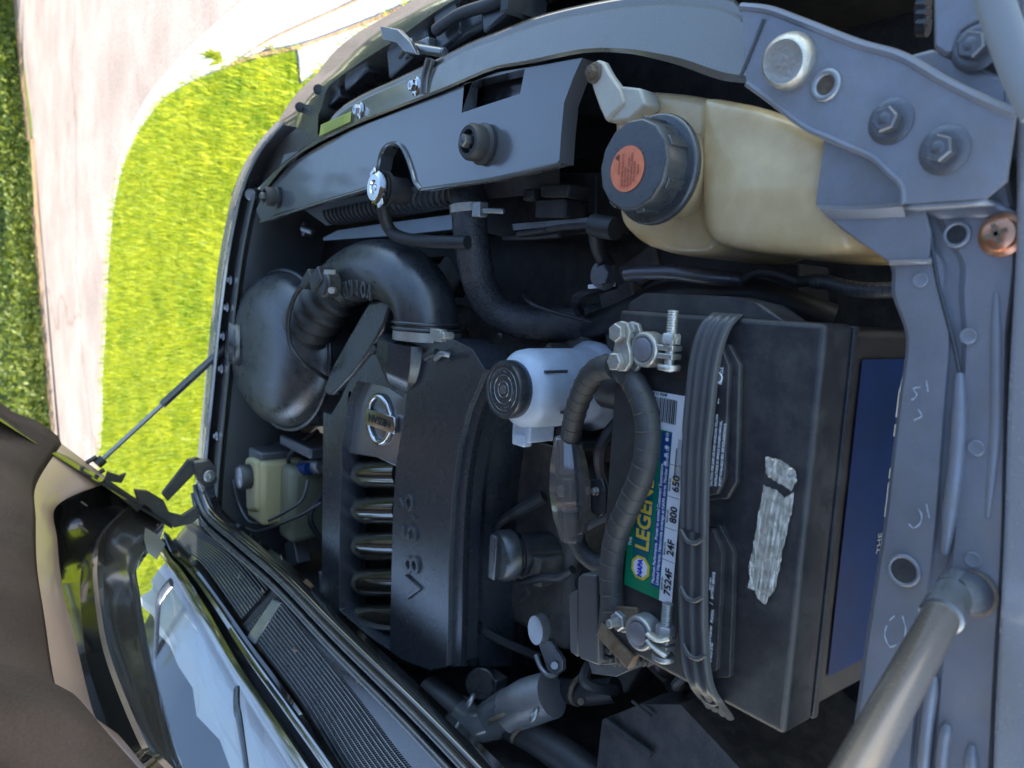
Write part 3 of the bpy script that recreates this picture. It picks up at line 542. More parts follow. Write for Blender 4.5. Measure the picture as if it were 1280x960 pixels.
# side rail and its edge of the hood
for yy,s in ((1.5,1),(.14,-1)):
    b=MB(); e=[rear[0] if s>0 else rear[-1]]; P=[e[0]+HD*t for t in (0,.1,.3,.6,1.1)]
    b.ribbon([[p+HN*.004+V((0,-.05*s,0)) for p in P],[p+HN*.012+V((0,-.02*s,0)) for p in P],[p+HN*.006+V((0,0,0)) for p in P],[p+V((0,.012*s,0))-HN*.01 for p in P],[p-HN*.03 for p in P]],n=20); obj('side_rim',b,'hood',hood,ang=50)
# slots in the frame panel
for (px,py,r) in ((98,638,.012),(96,670,.016)):
    y=1.33 if py<650 else 1.2; p=AY(px,py,y); m=MB(); m.lathe(p+HN*.012,HN,[(r,0),(r*1.0,.001)],16,sy=.5); obj('frame_slot',m,'deep',hood)
# gas struts and hinge
def strut(base,topp,r,lab,join):
    s=root('gas_strut',base,lab,'gas strut','gas struts holding up the hood'); base=V(base);topp=V(topp); d=(topp-base)
    m=MB(); m.cyl(base+d*join,base+d*.0,r*.9,r*.9,n=20,bev=.001) ; return s,base,d
s=root('gas_strut',AY(278,437,1.5),'thin black gas strut holding the hood up at the far fender','gas strut','gas struts holding up the hood')
P0=AY(278,437,1.5);P1=AY(121,581,1.5); Pm=P0.lerp(P1,.50)
m=MB(); m.cyl(P0,Pm,.0075,bev=.001); obj('strut_body',m,'plastic_s',s); m=MB(); m.cyl(Pm,P1,.0042); obj('strut_rod',m,'steel',s); m=MB(); m.cyl(P0-(P1-P0)*.03,P0+(P1-P0)*.05,.010,.009); m.lathe(P0+V((.02,-.02,-.002)),PX,[(.004,-.02),(.004,.02)],8); obj('ball_socket',m,'plastic',s)
m=MB(); m.cyl(P1-(P1-P0)*.05,P1,.009); m.tube([P1+V((.015,0,0)),P1+V((.0,0,.02)),P1+V((-.02,0,.01)),P1+V((-.01,0,-.012))],.004); obj('ball_socket',m,'plastic',s)
s=root('gas_strut',A(1196,733,1.17),'thick bronze grey gas strut rising from the near apron','gas strut','gas struts holding up the hood')
Q0=A(1192,742,1.172); Q1=A(1078,950,1.30); d=(Q1-Q0).normalized()
m=MB(); m.cyl(Q0+d*.022,Q0+d*.42,.0096,n=32,bev=.001); obj('strut_body',m,'bronze',s)
m=MB(); m.lathe(Q0-d*.010,d,[(.0085,0),(.0102,.001),(.0102,.009),(.0088,.010),(.0088,.011),(.0104,.012),(.0104,.021),(.0112,.023),(.0112,.033),(.0095,.034)],28); obj('end_collar',m,'shroud',s)
m=MB(); m.lathe(Q0+V((.0,-.004,-.010)),V((0,-.3,-1)),[(.010,-.012),(.012,-.004),(.013,.004),(.013,.01)],20); obj('ball_mount',m,'dullsteel',s)
m=MB(); q=A(1216,742,za+.0025); m.lathe(q,UP,[(.013,0),(.012,.0006)],24); obj('rust_stain',m,'rust',ap)
hg=root('hinge_assembly',A(250,620,1.16),'black curved hinge arm joining the far fender to the hood','hinge')
m=MB(); m.plate([AY(x,y,1.47) for x,y in ((168,612),(185,614),(205,626),(212,641),(228,645),(246,633),(256,641),(240,655),(218,660),(200,652),(188,637),(172,626))],(0,.012,0)); obj('hinge_arm',m,'plastic',hg,bevel=.002)
m=MB(); m.plate([AY(x,y,1.46) for x,y in ((203,618),(236,575),(246,572),(258,576),(262,586),(246,590),(210,627))],(0,.012,0)); m.lathe(AY(262,598,1.46),PY,[(.012,-.01),(.012,.012)],14); obj('hinge_link',m,'plastic',hg,bevel=.002)
m=MB(); m.plate([AY(x,y,1.44) for x,y in ((243,578),(262,575),(272,586),(268,605),(256,612),(247,600))],(0,.02,0)); bolt('hinge_bolt',AY(262,595,1.435),-PY,.007,hg,'steel'); obj('hinge_foot',m,'plastic_s',hg,bevel=.002)
m=MB(); m.plate([AY(x,y,1.47) for x,y in ((135,590),(150,595),(158,592),(152,604),(138,602),(180,630),(172,640),(130,606))],(0,.01,0)); obj('hood_hook',m,'plastic',hg)
m=MB(); m.plate([AY(x,y,1.4) for x,y in ((183,660),(196,668),(207,680),(196,700),(184,690),(180,674))],(0,.006,0)); obj('corner_tab',m,'support',hood)

# ================================================================= THINGS IN THE BAY
# battery
bat=root('battery',(-.142,.333,.96),'large black car battery with a green label and torn silver sticker on top','battery')
x0,x1,y0,y1=-.276,-.007,.246,.42
def rbox(m,xa,xb,ya,yb,za_,zb_): return m.box(((xa+xb)/2,(ya+yb)/2,(za_+zb_)/2),(xb-xa,yb-ya,zb_-za_))
obj('battery_case',rbox(MB(),x0+.004,x1-.004,y0+.004,y1-.004,.93,1.150),'case',bat,bevel=.004)
obj('battery_lid',rbox(MB(),x0,x1,y0,y1,1.146,BT),'case',bat,bevel=.0035,segs=3)
m=MB(); rbox(m,x0+.001,x1-.001,y0-.0012,y0+.01,1.140,1.146); obj('lid_rim',m,'case',bat,bevel=.001)
m=MB(); m.plate([V((x1-.001,y0+.03,BT-.004)),V((x1+.010,y0+.05,BT-.004)),V((x1+.014,y0+.075,BT-.004)),V((x1+.014,y1-.022,BT-.004)),V((x1+.006,y1-.006,BT-.004)),V((x1-.001,y1-.004,BT-.004))],(0,0,-.03)); obj('side_grip',m,'case',bat,bevel=.0015)
# vent caps
for c,(lab,tx) in enumerate((([(897,430),(912,430),(926,456),(923,560),(922,603),(910,624),(876,626),(880,470)],0),([(880,656),(901,657),(918,690),(916,770),(913,846),(880,848),(874,800),(874,700)],1))):
    P=AL(lab,BT+.004); cx=sum(p.x for p in P)/len(P); cy=sum(p.y for p in P)/len(P)
    def sc(k,z): return [V((cx+(p.x-cx)*k,cy+(p.y-cy)*k,z)) for p in P]
    m=MB(); m.plate(sc(1,BT+.005),(0,0,-.005)); vc=obj('vent_cap',m,'case',bat,bevel=.0012); m=MB(); q=[V((cx+(p.x-cx)*.95,cy+.003+(p.y-cy)*.72,BT+.009)) for p in P]; m.plate(q,(0,0,-.0045)); obj('raised_panel',m,'case',vc,bevel=.001)
    if c==0:
        for i,(s,px) in enumerate((('CAUTION: FOR SAFE USE AND HANDLING, FOLLOW',890),('INSTRUCTIONS IN VEHICLE OWNER\'S MANUAL.',895.5),('IF NOT AVAILABLE SEEK SERVICE ASSISTANCE.',901))): text('warning_text',s,.0027,A(px,608,BT+.0094),PX,PY,'white',vc,ext=.00008,sx=.78)
        text('recycle_text','RECYCLE',.0032,A(902,481,BT+.0094),PX,PY,'white',vc,ext=.00008,sx=.9); m=MB(); m.torus(A(897,472,BT+.0094),UP,.0035,.0004); obj('recycle_mark',m,'white',vc)
        text('slash_mark','|   |',.004,A(899,500,BT+.0094),PY,-PX,'white',vc,ext=.00008)
    else:
        for s,px,py,z in (('BATTERY SERVICE',891,741,.0028),('SAFETY FIRST',888,730,.0018),('/',891,748,.004),('POISON',891,771,.003),('/',890,785,.004),('SHIELD EYES',889,820,.003),('EXPLOSIVE GASES CAN CAUSE BLINDNESS',885,832,.002)):
            text('warning_text',s,z,A(px,min(py+8,838),BT+.0094),PX,PY,'white',vc,ext=.00008,sx=.85)
# top label: green, blue and white print
lx0,lx1,ly0,ly1=-.223,-.066,.3445,.3925; zl=BT+.0006
def quad(name,a,b_,c,d,z,mt,par,kind=None):
    m=MB(); m.add([(a,c,z),(b_,c,z),(b_,d,z),(a,d,z)],[(0,1,2,3)]); return obj(name,m,mt,par,smooth=False,kind=kind)
lab=quad('printed_label',lx0,lx1,ly0,ly1,zl,'white',bat)
xg=-.094; quad('green_field',lx0,xg,.3565,ly1,zl+.0002,'green',lab); quad('blue_field',-.214,xg-.001,.3570,.3655,zl+.0004,'blue',lab); quad('blue_field',-.198,xg,.3700,.3860,zl+.0004,'teal',lab)
z2=zl+.0007
text('label_text','THE',.004,(-.190,.3876,z2),PX,PY,'white',lab)
text('label_title_shadow','LEGEND',.0195,(-.1905,.3696,z2),PX,PY+PX*.0,'blue',lab,off=.0009,sx=.86)
text('label_title','LEGEND',.0188,(-.190,.3700,z2+.0004),PX,PY,'gold',lab,off=.0004,sx=.88)
m=MB(); m.lathe((-.204,.3765,z2),UP,[(.0098,0),(.0098,.0002)],8,rot=R(22.5)); obj('hexagon_border',m,'gold',lab,smooth=False); m=MB(); m.lathe((-.204,.3765,z2+.0004),UP,[(.0076,0),(.0076,.0001)],8,rot=R(22.5)); obj('hexagon_field',m,'white',lab,smooth=False)
text('hexagon_text','NAPA',.0062,(-.204,.3745,z2+.0007),PX,PY,'bluel',lab,align='CENTER',off=.0003,sx=.85)
for i,s in enumerate(('Maximum Performance.  Proven to exceed Customers\' Expectations','Limited Warranty. Nationwide coverage at NAPA stores. Member Contact Us')): text('small_print',s,.0038,(-.212,.3622-.0042*i,z2),PX,PY,'white',lab,sx=.88)
for s,x in (('7524F',-.2165),('24F',-.186),('800',-.161),('650',-.1375)): text('battery_number',s,.0088,(x,.3462,z2),PX,PY,'ink',lab,off=.0001,sx=.95)
for x in (-.1905,-.166,-.142,-.118): quad('divider_line',x,x+.0004,.345,.356,z2,'ink',lab)
for x in (-.214,-.187,-.162,-.138): text('small_print','GROUP / CCA',.0016,(x,.354,z2),PX,PY,'ink',lab)
quad('warning_line',-.127,-.105,.3505,.3515,z2,'rust',lab); m=MB(); m.add([(-.131,.349,z2),(-.127,.349,z2),(-.129,.3525,z2)],[(0,1,2)]); obj('warning_triangle',m,'gold',lab,smooth=False)
for i in range(6): quad('divider_line',-.127,-.098,.3458+i*.0008,.346+i*.0008,z2,'ink',lab,kind='stuff')
m=MB(); x=.354
while x<.377:
    w=random.choice((.0004,.0007,.0011)); m.add([(-.088,x,z2),(-.070,x,z2),(-.070,x+w,z2),(-.088,x+w,z2)],[(0,1,2,3)]); x+=w+random.choice((.0005,.0008,.0012))
obj('barcode',m,'ink',lab,smooth=False,kind='stuff'); text('small_print','4 11 7524F',.003,(-.0685,.377,z2),-PY,PX,'ink',lab)
for x in (-.100,-.106,-.112,-.118): 
    for y in (.3605,.3895): m=MB(); m.lathe((x,y,z2),UP,[(.0016,0),(.0016,.0001)],12); obj('white_dot',m,'white',lab,smooth=False)
text('small_print','III',.004,(-.098,.3593,z2),PX,PY,'white',lab); text('small_print','III',.004,(-.098,.388,z2),PX,PY,'white',lab)
# side label
ys=y0+.0026; zt=AY(1066,560,ys).z
m=MB(); m.add([(-.252,ys,zt),(-.030,ys,zt),(-.030,ys,zt-.125),(-.252,ys,zt-.125)],[(0,1,2,3)]); sl=obj('side_label',m,'sideblue',bat,smooth=False)
q=AY(1098,692,ys-.001); text('side_text','THE',.0085,(q.x,ys-.0006,q.z-.003),PX,UP,'chalk',sl)
q=AY(1113,610,ys-.001); text('side_title','LEGEND',.060,(-.246,ys-.0006,q.z-.039),PX,UP,'white',sl,off=.0018,sx=.95); text('side_title','LEGEND',.060,(-.246,ys-.0010,q.z-.039),PX,UP,'goldd',sl,off=.0004,sx=.95)
# torn foil sticker
random.seed(11)
tp=[(958,571),(975,574),(995,588),(996,600),(990,614),(975,604),(962,597),(957,590)]; bt=[(955,606),(970,612),(982,622),(992,615),(990,640),(986,652),(983,668),(978,690),(975,710),(971,725),(969,738),(962,746),(957,756),(948,748),(943,738),(935,734),(938,720),(936,708),(941,690),(945,665),(949,640),(953,622)]
def foil(P):
    m=MB(); P=[(x,y) for x,y in P]; N=26; Q=[A(x,y,BT+.0008) for x,y in P]; tr=tessellate_polygon([Q]); bmx=bmesh.new(); vv=[bmx.verts.new(p) for p in Q]
    for t in tr: bmx.faces.new([vv[i] for i in t])
    bmesh.ops.subdivide_edges(bmx,edges=bmx.edges[:],cuts=5,use_grid_fill=True)
    for v in bmx.verts: v.co+=V((random.uniform(-1,1)*.0004,random.uniform(-1,1)*.0004,random.uniform(0,.0009)))
    bmx.verts.ensure_lookup_table(); m.add([v.co.copy() for v in bmx.verts],[tuple(v.index for v in f.verts) for f in bmx.faces] if not bmx.verts.index_update() else []); bmx.free(); return m
M['foil']=mat('torn foil',(.72,.69,.6),.32,metal=.45,bump=.9,bs=220,var=.9,vs=150,c2=(.22,.21,.17))
for P in (tp,bt): obj('torn_sticker',foil(P),'foil',bat,smooth=False,label='torn crinkled silver sticker')
# hold down strap
st=root('hold_down_strap',A(870,620,BT),'grey ribbed rubber hold down strap stretched lengthwise over the battery','strap')
C0=[(918,389,1.160),(905,394,1.182),(890,412,1.190),(879,450,1.193),(873,500,1.194),(868,560,1.194),(866,620,1.194),(865,700,1.194),(865,780,1.194),(870,840,1.193),(880,866,1.188),(893,884,1.165),(898,892,1.14)]
cw=[AL([c])[0] for c in C0]; P=resample(curve(cw,6),90); HW=.0112
wid=[min(1.0,1.15 if False else 1) for _ in P]
def srow(f,dz): return [p+V((0,f*HW*(1.05 if i<28 or i>72 else 1.0),0))+UP*dz for i,p in enumerate(P)]
def prof(i0,i1,ribs,m):
    rows=[]
    for f,dz in ribs: rows.append([q for q in srow(f,dz)[i0:i1]])
    m.ribbon(rows,n=i1-i0,smooth=False)
rib=[(-1,-.004),(-1,0),(-.9,.0012),(-.7,.0012),(-.62,.0),(-.5,0),(-.42,.0012),(-.22,.0012),(-.14,0),(.14,0),(.22,.0012),(.42,.0012),(.5,0),(.62,0),(.7,.0012),(.9,.0012),(1,0),(1,-.004),(-1,-.004)]
m=MB(); prof(0,45,rib,m); obj('ribbed_band',m,'strap',st,ang=60)
rib2=[(-1,-.004),(-1,.0008),(-.93,.0018),(-.78,.0018),(-.68,-.0012),(-.22,-.0012),(-.12,.0018),(.06,.0018),(.16,-.0012),(.66,-.0012),(.76,.0018),(.93,.0018),(1,.0008),(1,-.004),(-1,-.004)]
m=MB(); prof(44,80,rib2,m); prof(79,90,rib,m)
for i in (46,56,66,77):
    a=P[i]; m.tube([a+V((.006,HW*.9,.0005)),a+V((.001,HW*.4,.001)),a+V((0,0,.001)),a+V((.001,-HW*.4,.001)),a+V((.006,-HW*.9,.0005))],.0018,n=8)
obj('ladder_band',m,'strap',st,ang=60)
# battery terminals
def terminal(cx,cy,lab,m1,sgn):
    c=A(cx,cy,1.198); t=root('battery_terminal',c-V((0,0,.018)),lab,'battery terminal','clamps on the battery posts')
    m=MB(); m.lathe(c-V((0,0,.017)),UP,[(.0098,0),(.0088,.018),(.0078,.0185)],24); obj('post',m,'lead',t)
    m=MB(); m.lathe(c-V((0,0,.013)),UP,[(.0125,0),(.0135,.001),(.0132,.012),(.0120,.0135),(.0098,.0135),(.0092,.012)],28); m.box(c+V((-.003,-.016,-.0065)),(.004,.022,.011)); m.box(c+V((.003,-.016,-.0065)),(.004,.022,.011)); obj('clamp_ring',m,m1,t,bevel=.0008)
    bb=c+V((0,-.021,-.006)); m=MB(); m.cyl(bb+V((-.014,0,0)),bb+V((.030,0,0)),.0036,n=14)
    for k in range(9): m.torus(bb+V((.014+k*.0019,0,0)),PX,.0037,.0005,n=14,m=6)
    m.hexb(bb+V((.006,0,0)),PX,.0072,.0075); m.lathe(bb+V((-.013,0,0)),PX,[(.0078,0),(.0085,.001),(.0085,.003),(.0078,.004)],20); obj('clamp_bolt',m,m1,t)
    return t,c
tp_,c=terminal(803,437,'clean zinc terminal clamp on the battery post at the top end of the battery','zinc',1)
m=MB(); q=A(776,432,1.200)
ol=[A(x,y,1.203) for x,y in ((765,412),(768,404),(776,401),(784,404),(787,414),(784,428),(787,440),(787,455),(781,464),(772,464),(765,456),(765,443),(768,430))]
m.plate(ol,(0,0,-.004)); m.plate([p+V((0,-.003,-.008)) for p in ol],(0,0,-.004)); pl=obj('terminal_plate',m,'zinc',tp_,bevel=.0008)
m=MB(); m.box(A(792,430,1.188),(.02,.014,.006)); m.tube([A(788,412,1.197),A(796,416,1.19),A(797,428,1.188)],.003); obj('lug_link',m,'zinc',tp_,bevel=.001)
for x,y in ((774,416),(772,452)): m=MB(); m.hexb(A(x,y,1.2032),UP,.0072,.005); obj('plate_bolt',m,'zinc',pl)
m=MB(); m.cyl(A(790,413,1.188),A(790,413,1.196),.006); obj('stud_collar',m,'alu',pl)
tn_,c=terminal(797,792,'weathered terminal clamp on the battery post at the lower end of the battery','alu',-1)
m=MB(); m.tube([A(812,800,1.199),A(822,811,1.2),A(834,819,1.198)],.0018,flat=2.2); m.tube([A(812,792,1.199),A(824,800,1.2),A(838,798,1.197)],.0018,flat=2.2); obj('lever_ear',m,'zinc',tn_)
m=MB(); m.box(A(784,768,1.188),(.012,.024,.004),Matrix.Rotation(.3,3,'Z')); m.box(A(772,806,1.178),(.014,.040,.008),Matrix.Rotation(-.35,3,'Z')); obj('terminal_lug',m,'rust',tn_,bevel=.001)
q=A(768,778,1.197); m=MB(); m.lathe(q-V((0,0,.010)),UP,[(.0095,0),(.0095,.002),(.009,.0025)],24); m.hexb(q-V((0,0,.008)),UP,.0078,.006); m.lathe(q-V((0,0,.003)),UP,[(.0035,0),(.0035,.009),(.003,.0095)],14); obj('stud_nut',m,'alu',tn_)
# cables
def thing_tube(name,pts,r,mt,label,cat,n=16,flat=1.0,group=None,sub=8,rings=0,rm=None):
    P=[A(*p) for p in pts]; m=MB(); m.tube(P,r,n=n,flat=flat,sub=sub)
    if rings:
        Q=resample(curve(P,8),rings*2+1)
        for i in range(1,len(Q)-1,2):
            rr=r if not isinstance(r,(list,tuple)) else lin(r,i/(len(Q)-1)); m.torus(Q[i],Q[i+1]-Q[i-1],rr*.99,rr*.07,n=16,m=6)
    o=obj(name,m,mt,None,ang=70); tag(o,label,cat,group); return o
thing_tube('battery_cable',[(768,458,1.192),(752,460,1.190),(737,472,1.18),(726,495,1.165),(718,520,1.15),(713,552,1.135)],.0098,'tape','black taped cable arching from the upper terminal down to the clear holder','cable',rings=9)
thing_tube('battery_cable',[(778,462,1.188),(792,478,1.192),(806,510,1.194),(810,550,1.194),(803,590,1.194),(787,630,1.192),(772,665,1.190),(765,700,1.188),(764,735,1.186),(768,770,1.184)],.0095,'tape','thick black taped cable curving over the green label between both terminals','cable',rings=17)
thing_tube('battery_cable',[(718,668,1.13),(728,690,1.125),(745,704,1.12),(762,706,1.12)],.0085,'tape','short black cable leaving the lower end of the clear holder','cable')
fh=root('fuse_holder',A(716,612,1.10),'clear plastic lens shaped fuse holder on the battery cable','fuse holder')
p0=A(709,546,1.137);p1=A(716,677,1.13); ax=p1-p0; Lh=ax.length
m=MB(); m.lathe(p0,ax,[(.0125,0),(.0135,.002),(.019,Lh*.25),(.0215,Lh*.5),(.019,Lh*.75),(.0125,Lh-.002),(.009,Lh)],12,sy=.9); obj('clear_shell',m,'clear',fh,ang=25)
m=MB(); m.tube([p0,p0+ax*.3],.0085); m.tube([p0+ax*.7,p1],.0085); m.box(p0+ax*.5,(.035,.014,.006)); m.cyl(p0+ax*.38,p0+ax*.62,.009); obj('fuse_core',m,'shroud',fh,bevel=.001); m=MB(); m.cyl(p0+ax*.3,p0+ax*.34,.009); m.cyl(p0+ax*.66,p0+ax*.7,.009); m.hexb(p0+ax*.5+V((0,0,.009)),UP,.006,.004); obj('contact',m,'alu',fh)
m=MB(); m.plate(AL([(738,600),(752,598),(757,612),(757,640),(748,648),(738,640)],1.12),(0,0,-.004)); bolt('holder_screw',A(745,614,1.121),UP,.0035,fh,'zinc',washer=1.2); obj('mount_ear',m,'plastic_s',fh,bevel=.001)
# black box by the negative post
fb=root('relay_box',A(735,775,1.09),'dark grey slab shaped relay box beside the lower battery post','relay box')
m=MB(); m.plate(AL([(722,722),(728,717),(745,719),(748,832),(726,824),(722,815)],1.175),(0,0,-.05)); obj('box_body',m,'strap',fb,bevel=.0015); m=MB(); m.plate(AL([(711,742),(722,737),(722,822),(713,816)],1.165),(0,0,-.05)); obj('box_side',m,'strap',fb,bevel=.0015)
m=MB(); m.plate(AL([(748,752),(765,760),(770,830),(748,832)],1.165),(0,0,-.05)); m.plate(AL([(735,826),(752,832),(775,826),(800,832),(770,846),(740,842)],1.13),(0,0,-.03)); 
for k in range(7): m.box(A(758,762+k*10,1.167),(.004,.012,.004))
for k in range(8): m.box(A(778+k*6,824,1.15),(.008,.002,.02))
obj('connector_block',m,'plastic',fb,bevel=.0006)
# power steering reservoir
ps=root('power_steering_reservoir',A(690,486,1.0),'milky white round fluid reservoir with an embossed black cap, beside the battery','reservoir')
c=A(628,487,1.142)
m=MB(); m.lathe(c-V((0,0,.135)),UP,[(.043,0),(.050,.003),(.051,.012),(.045,.018),(.0425,.022),(.0425,.098),(.041,.108),(.034,.116),(.028,.119),(.028,.127)],48); obj('reservoir_body',m,'tankw',ps,ang=60)
m=MB(); m.lathe(c-V((0,0,.016)),UP,[(.0295,0),(.0305,.002),(.0305,.013),(.029,.016),(.026,.016),(.0255,.0148),(.0,.0148)],40); cp=obj('reservoir_cap',m,'plastic_s',ps)
for k in range(40):
    pass
m=MB()
for rr in (.0085,.015,.022): m.torus(c+V((0,0,-.001)),UP,rr,.0006,n=36,m=6)
m.lathe(c+V((0,0,-.0012)),UP,[(.005,0),(.0045,.0015),(.002,.0015)],16); obj('embossed_rings',m,'shroud',cp)
def arctext(s,r,size,a0,par,mt,cc=c,z=.0):
    for i,ch in enumerate(s):
        if ch==' ': continue
        a=a0-i*size*.78/r; d=V((math.cos(a),math.sin(a),0)); text('cap_letter',ch,size,cc+d*r+V((0,0,z)),V((d.y,-d.x,0)),d,mt,par,ext=.0003,kind='stuff')
arctext('POWER STEERING FLUID',.0175,.0048,R(150),cp,'shroud'); arctext('USE ONLY PSF',.0175,.0045,R(-95),cp,'shroud')
m=MB(); m.box(c+V((-.046,.0,-.045)),(.02,.03,.035)); m.box(c+V((-.055,-.0,-.03)),(.012,.02,.012)); m.box(c+V((-.05,.0,-.08)),(.02,.02,.02)); obj('side_clip',m,'tankw',ps,bevel=.002)
m=MB(); m.box(c+V((-.050,-.004,-.075)),(.03,.06,.01)); m.box(c+V((-.062,-.004,-.12)),(.008,.05,.10)); m.cyl(c+V((.012,-.05,-.10)),c+V((.01,-.09,-.11)),.028); obj('reservoir_bracket',m,'plastic',ps,bevel=.002)
m=MB()
for k in range(3): m.box(c+V((-.02+k*.014,-.0395,-.05)),(.003,.002,.006))
m.box(c+V((.022,-.036,-.04)),(.003,.003,.03)); obj('level_mark',m,'shroud',ps)
# engine cover
ec=root('engine_cover',A(520,640,1.0),'large black plastic engine cover with chrome brand emblem and raised V8 5.6 lettering','engine cover')
ZE=1.12
O=[(404,515),(414,518),(425,500),(438,472),(455,446),(476,426),(520,421),(566,424),(590,436),(606,462),(598,482),(585,512),(573,560),(565,620),(561,700),(560,780),(558,833),(538,838),(505,826),(455,792),(402,744)]
H=[(446,476),(476,482),(508,492),(506,515),(500,550),(495,580),(491,640),(489,720),(487,812),(465,797),(424,762),(424,700),(425,620),(427,560),(434,505)]
m=MB(); m.plate(AL(O,ZE),(0,0,-.045),[AL(H,ZE)]); obj('cover_shell',m,'cover',ec,bevel=.005,segs=3,ang=50)
rl=[(606,462),(598,482),(585,512),(573,560),(565,620),(561,700),(560,780),(558,833)]
def rr_(d,z): return AL([(x+d+ (d*.25 if y>470 else 0),y) for x,y in rl],z)
m=MB(); m.ribbon([rr_(-2,ZE-.012),rr_(2,ZE-.006),rr_(14,ZE-.010),rr_(18,ZE-.018),rr_(24,ZE-.05),rr_(30,ZE-.058),rr_(34,ZE-.054),rr_(38,ZE-.060),rr_(66,ZE-.10),rr_(90,ZE-.17)],n=50); obj('cover_flank',m,'cover',ec,ang=35)
m=MB(); m.ribbon([AL([(558,833),(538,838),(505,826),(455,792),(402,744)],ZE-.012),AL([(560,838),(538,842),(503,830),(453,796),(400,748)],ZE-.1)],n=12); obj('cover_end',m,'cover',ec)
m=MB(); m.plate(AL([(434,480),(446,472),(512,488),(510,515),(502,552),(496,584),(470,572),(430,566)],ZE-.014),(0,0,-.01)); ep=obj('emblem_plate',m,'shroud',ec,bevel=.002)
m=MB(); m.plate(AL([(420,560),(500,570),(495,830),(418,770)],ZE-.055),(0,0,-.01)); obj('trough_floor',m,'deep',ec)
m=MB(); m.torus(A(474,524,ZE-.011),UP,.0325,.0042,n=48,m=12); em=obj('brand_emblem',m,'chrome',ep)
m=MB(); m.box(A(473,527,ZE-.008),(.020,.078,.008)); 
m=MB(); cc=A(474,526,ZE-.006); m.plate([cc+V((-.0115,-.041,0)),cc+V((.0115,-.041,0)),cc+V((.0115,.041,0)),cc+V((-.0115,.041,0))],(0,0,-.007)); bar=obj('emblem_bar',m,'chrome',em,bevel=.0015)
text('emblem_lettering','NISSAN',.0165,cc+V((.0058,0,.0004)),PY,-PX,'ink',bar,align='CENTER',ext=.0003,sx=1.12)
for k,y in enumerate((592,637,682,727,772)):
    a=A(449,y,ZE-.035); e=A(506,y,ZE-.035); m=MB(); m.tube([a+V((0,.012,-.05)),a+V((0,.010,-.016)),a.lerp(e,.16)+V((0,0,.001)),a.lerp(e,.5)+V((0,0,.003)),e],[.021,.0215,.0215,.0215,.0215],n=24); g=obj('intake_runner',m,'runner',ec,ang=70); m=MB(); m.torus(a+V((0,.012,-.03)),UP,.0205,.004,n=24); obj('runner_collar',m,'rubber',g)
text('model_lettering','V8 5.6',.050,A(529,752,ZE+.0002),A(516,610,ZE)-A(529,752,ZE),PY,'cover',ec,ext=.0030,sx=1.06,off=-.0008,bevel=.0008)
m=MB(); m.tube([A(522,424,1.100),A(520,450,1.098),A(512,478,1.09)],[.052,.052,.03],n=10,upv=(0,.4,1)); obj('inlet_boss',m,'cover',ec,ang=30,bevel=.004)
m=MB(); m.plate(AL([(459,436),(466,430),(470,436),(463,444)],ZE+.004),(0,0,-.006)); obj('cover_stud',m,'plastic',ec,bevel=.001); m=MB(); m.tube(AL([(532,447),(538,443),(546,440)],ZE+.01),.005); obj('cover_stud',m,'plastic',ec,bevel=.001)
m=MB(); m.tube([A(545,448,1.13),A(552,442,1.137),A(562,444,1.13)],.0035); obj('cover_clip',m,'alu',ec)
# engine mass below
eb=root('engine_block',(-.2,.8,.75),'dark grimy engine block and brackets under the covers','engine')
m=MB(); rbox(m,-.42,-.02,.62,1.05,.75,1.02); rbox(m,-.1,.05,.6,1.0,.75,.95); obj('block_casting',m,'grime',eb,bevel=.01)
m=MB()
random.seed(5)
for k in range(70):
    p=V((random.uniform(-.42,.06),random.uniform(.44,1.48),random.uniform(.88,1.03))); m.box(p,(random.uniform(.02,.07),random.uniform(.02,.07),random.uniform(.02,.06)),Matrix.Rotation(random.random()*3,3,'Z'))
obj('engine_brackets',m,'grime',eb,bevel=.003,kind='stuff')
m=MB()
for k in range(44):
    a=V((random.uniform(-.45,.05),random.choice((random.uniform(.44,.68),random.uniform(1.1,1.45))),random.uniform(.93,1.05))); b_=a+V((random.uniform(-.12,.12),random.uniform(-.1,.15),random.uniform(-.05,.03))); m.tube([a,a.lerp(b_,.5)+V((0,0,.03)),b_],random.uniform(.0025,.008),n=8)
obj('engine_hoses',m,'rubber',eb,kind='stuff')
# intake duct
du=root('intake_duct',A(475,350,1.02),'smooth black curved air intake duct with raised lettering and a bellows','duct')
dp=[A(*p) for p in ((418,366,1.095),(440,347,1.108),(470,337,1.114),(505,347,1.112),(528,376,1.108),(534,414,1.104))]
m=MB(); m.tube(dp,[.041,.041,.041,.041,.0405,.040],n=36,sub=10); obj('duct_tube',m,'plastic_s',du,ang=60)
bp=[A(*p) for p in ((428,357,1.108),(402,386,1.122),(386,408,1.125))]
m=MB(); m.tube(bp,lambda t:.040+.0035*math.cos(t*5*2*math.pi),n=36,sub=40); obj('bellows',m,'rubber',du,ang=80)
for y0_,y1_,r_,mt in ((411,414,.0425,'plastic_s'),(404,406.5,.0425,'plastic_s')):
    m=MB(); m.torus(A(533.5,y0_,1.104),PX,r_,.002,n=36); obj('duct_lip',m,mt,du)
m=MB(); q=A(534,420,1.104); m.lathe(q+V((-.006,0,0)),PX,[(.0425,0),(.0435,.0005),(.0435,.0115),(.0425,.012)],40); hc=obj('hose_clamp',m,'zinc',du,ang=30); m=MB(); m.box(A(548,419,1.145),(.014,.022,.010)); m.cyl(A(552,419,1.15),A(566,420,1.135),.0045,n=8); obj('clamp_screw',m,'zinc',hc,bevel=.001)
q=A(462,336,1.150)
def dbend(x,y,z,cc=A(458,341,1.113)):    # wraps letters over the top of the tube, read from the car's front
    th_=x/.041; yy=V((0,1,0))
    return cc
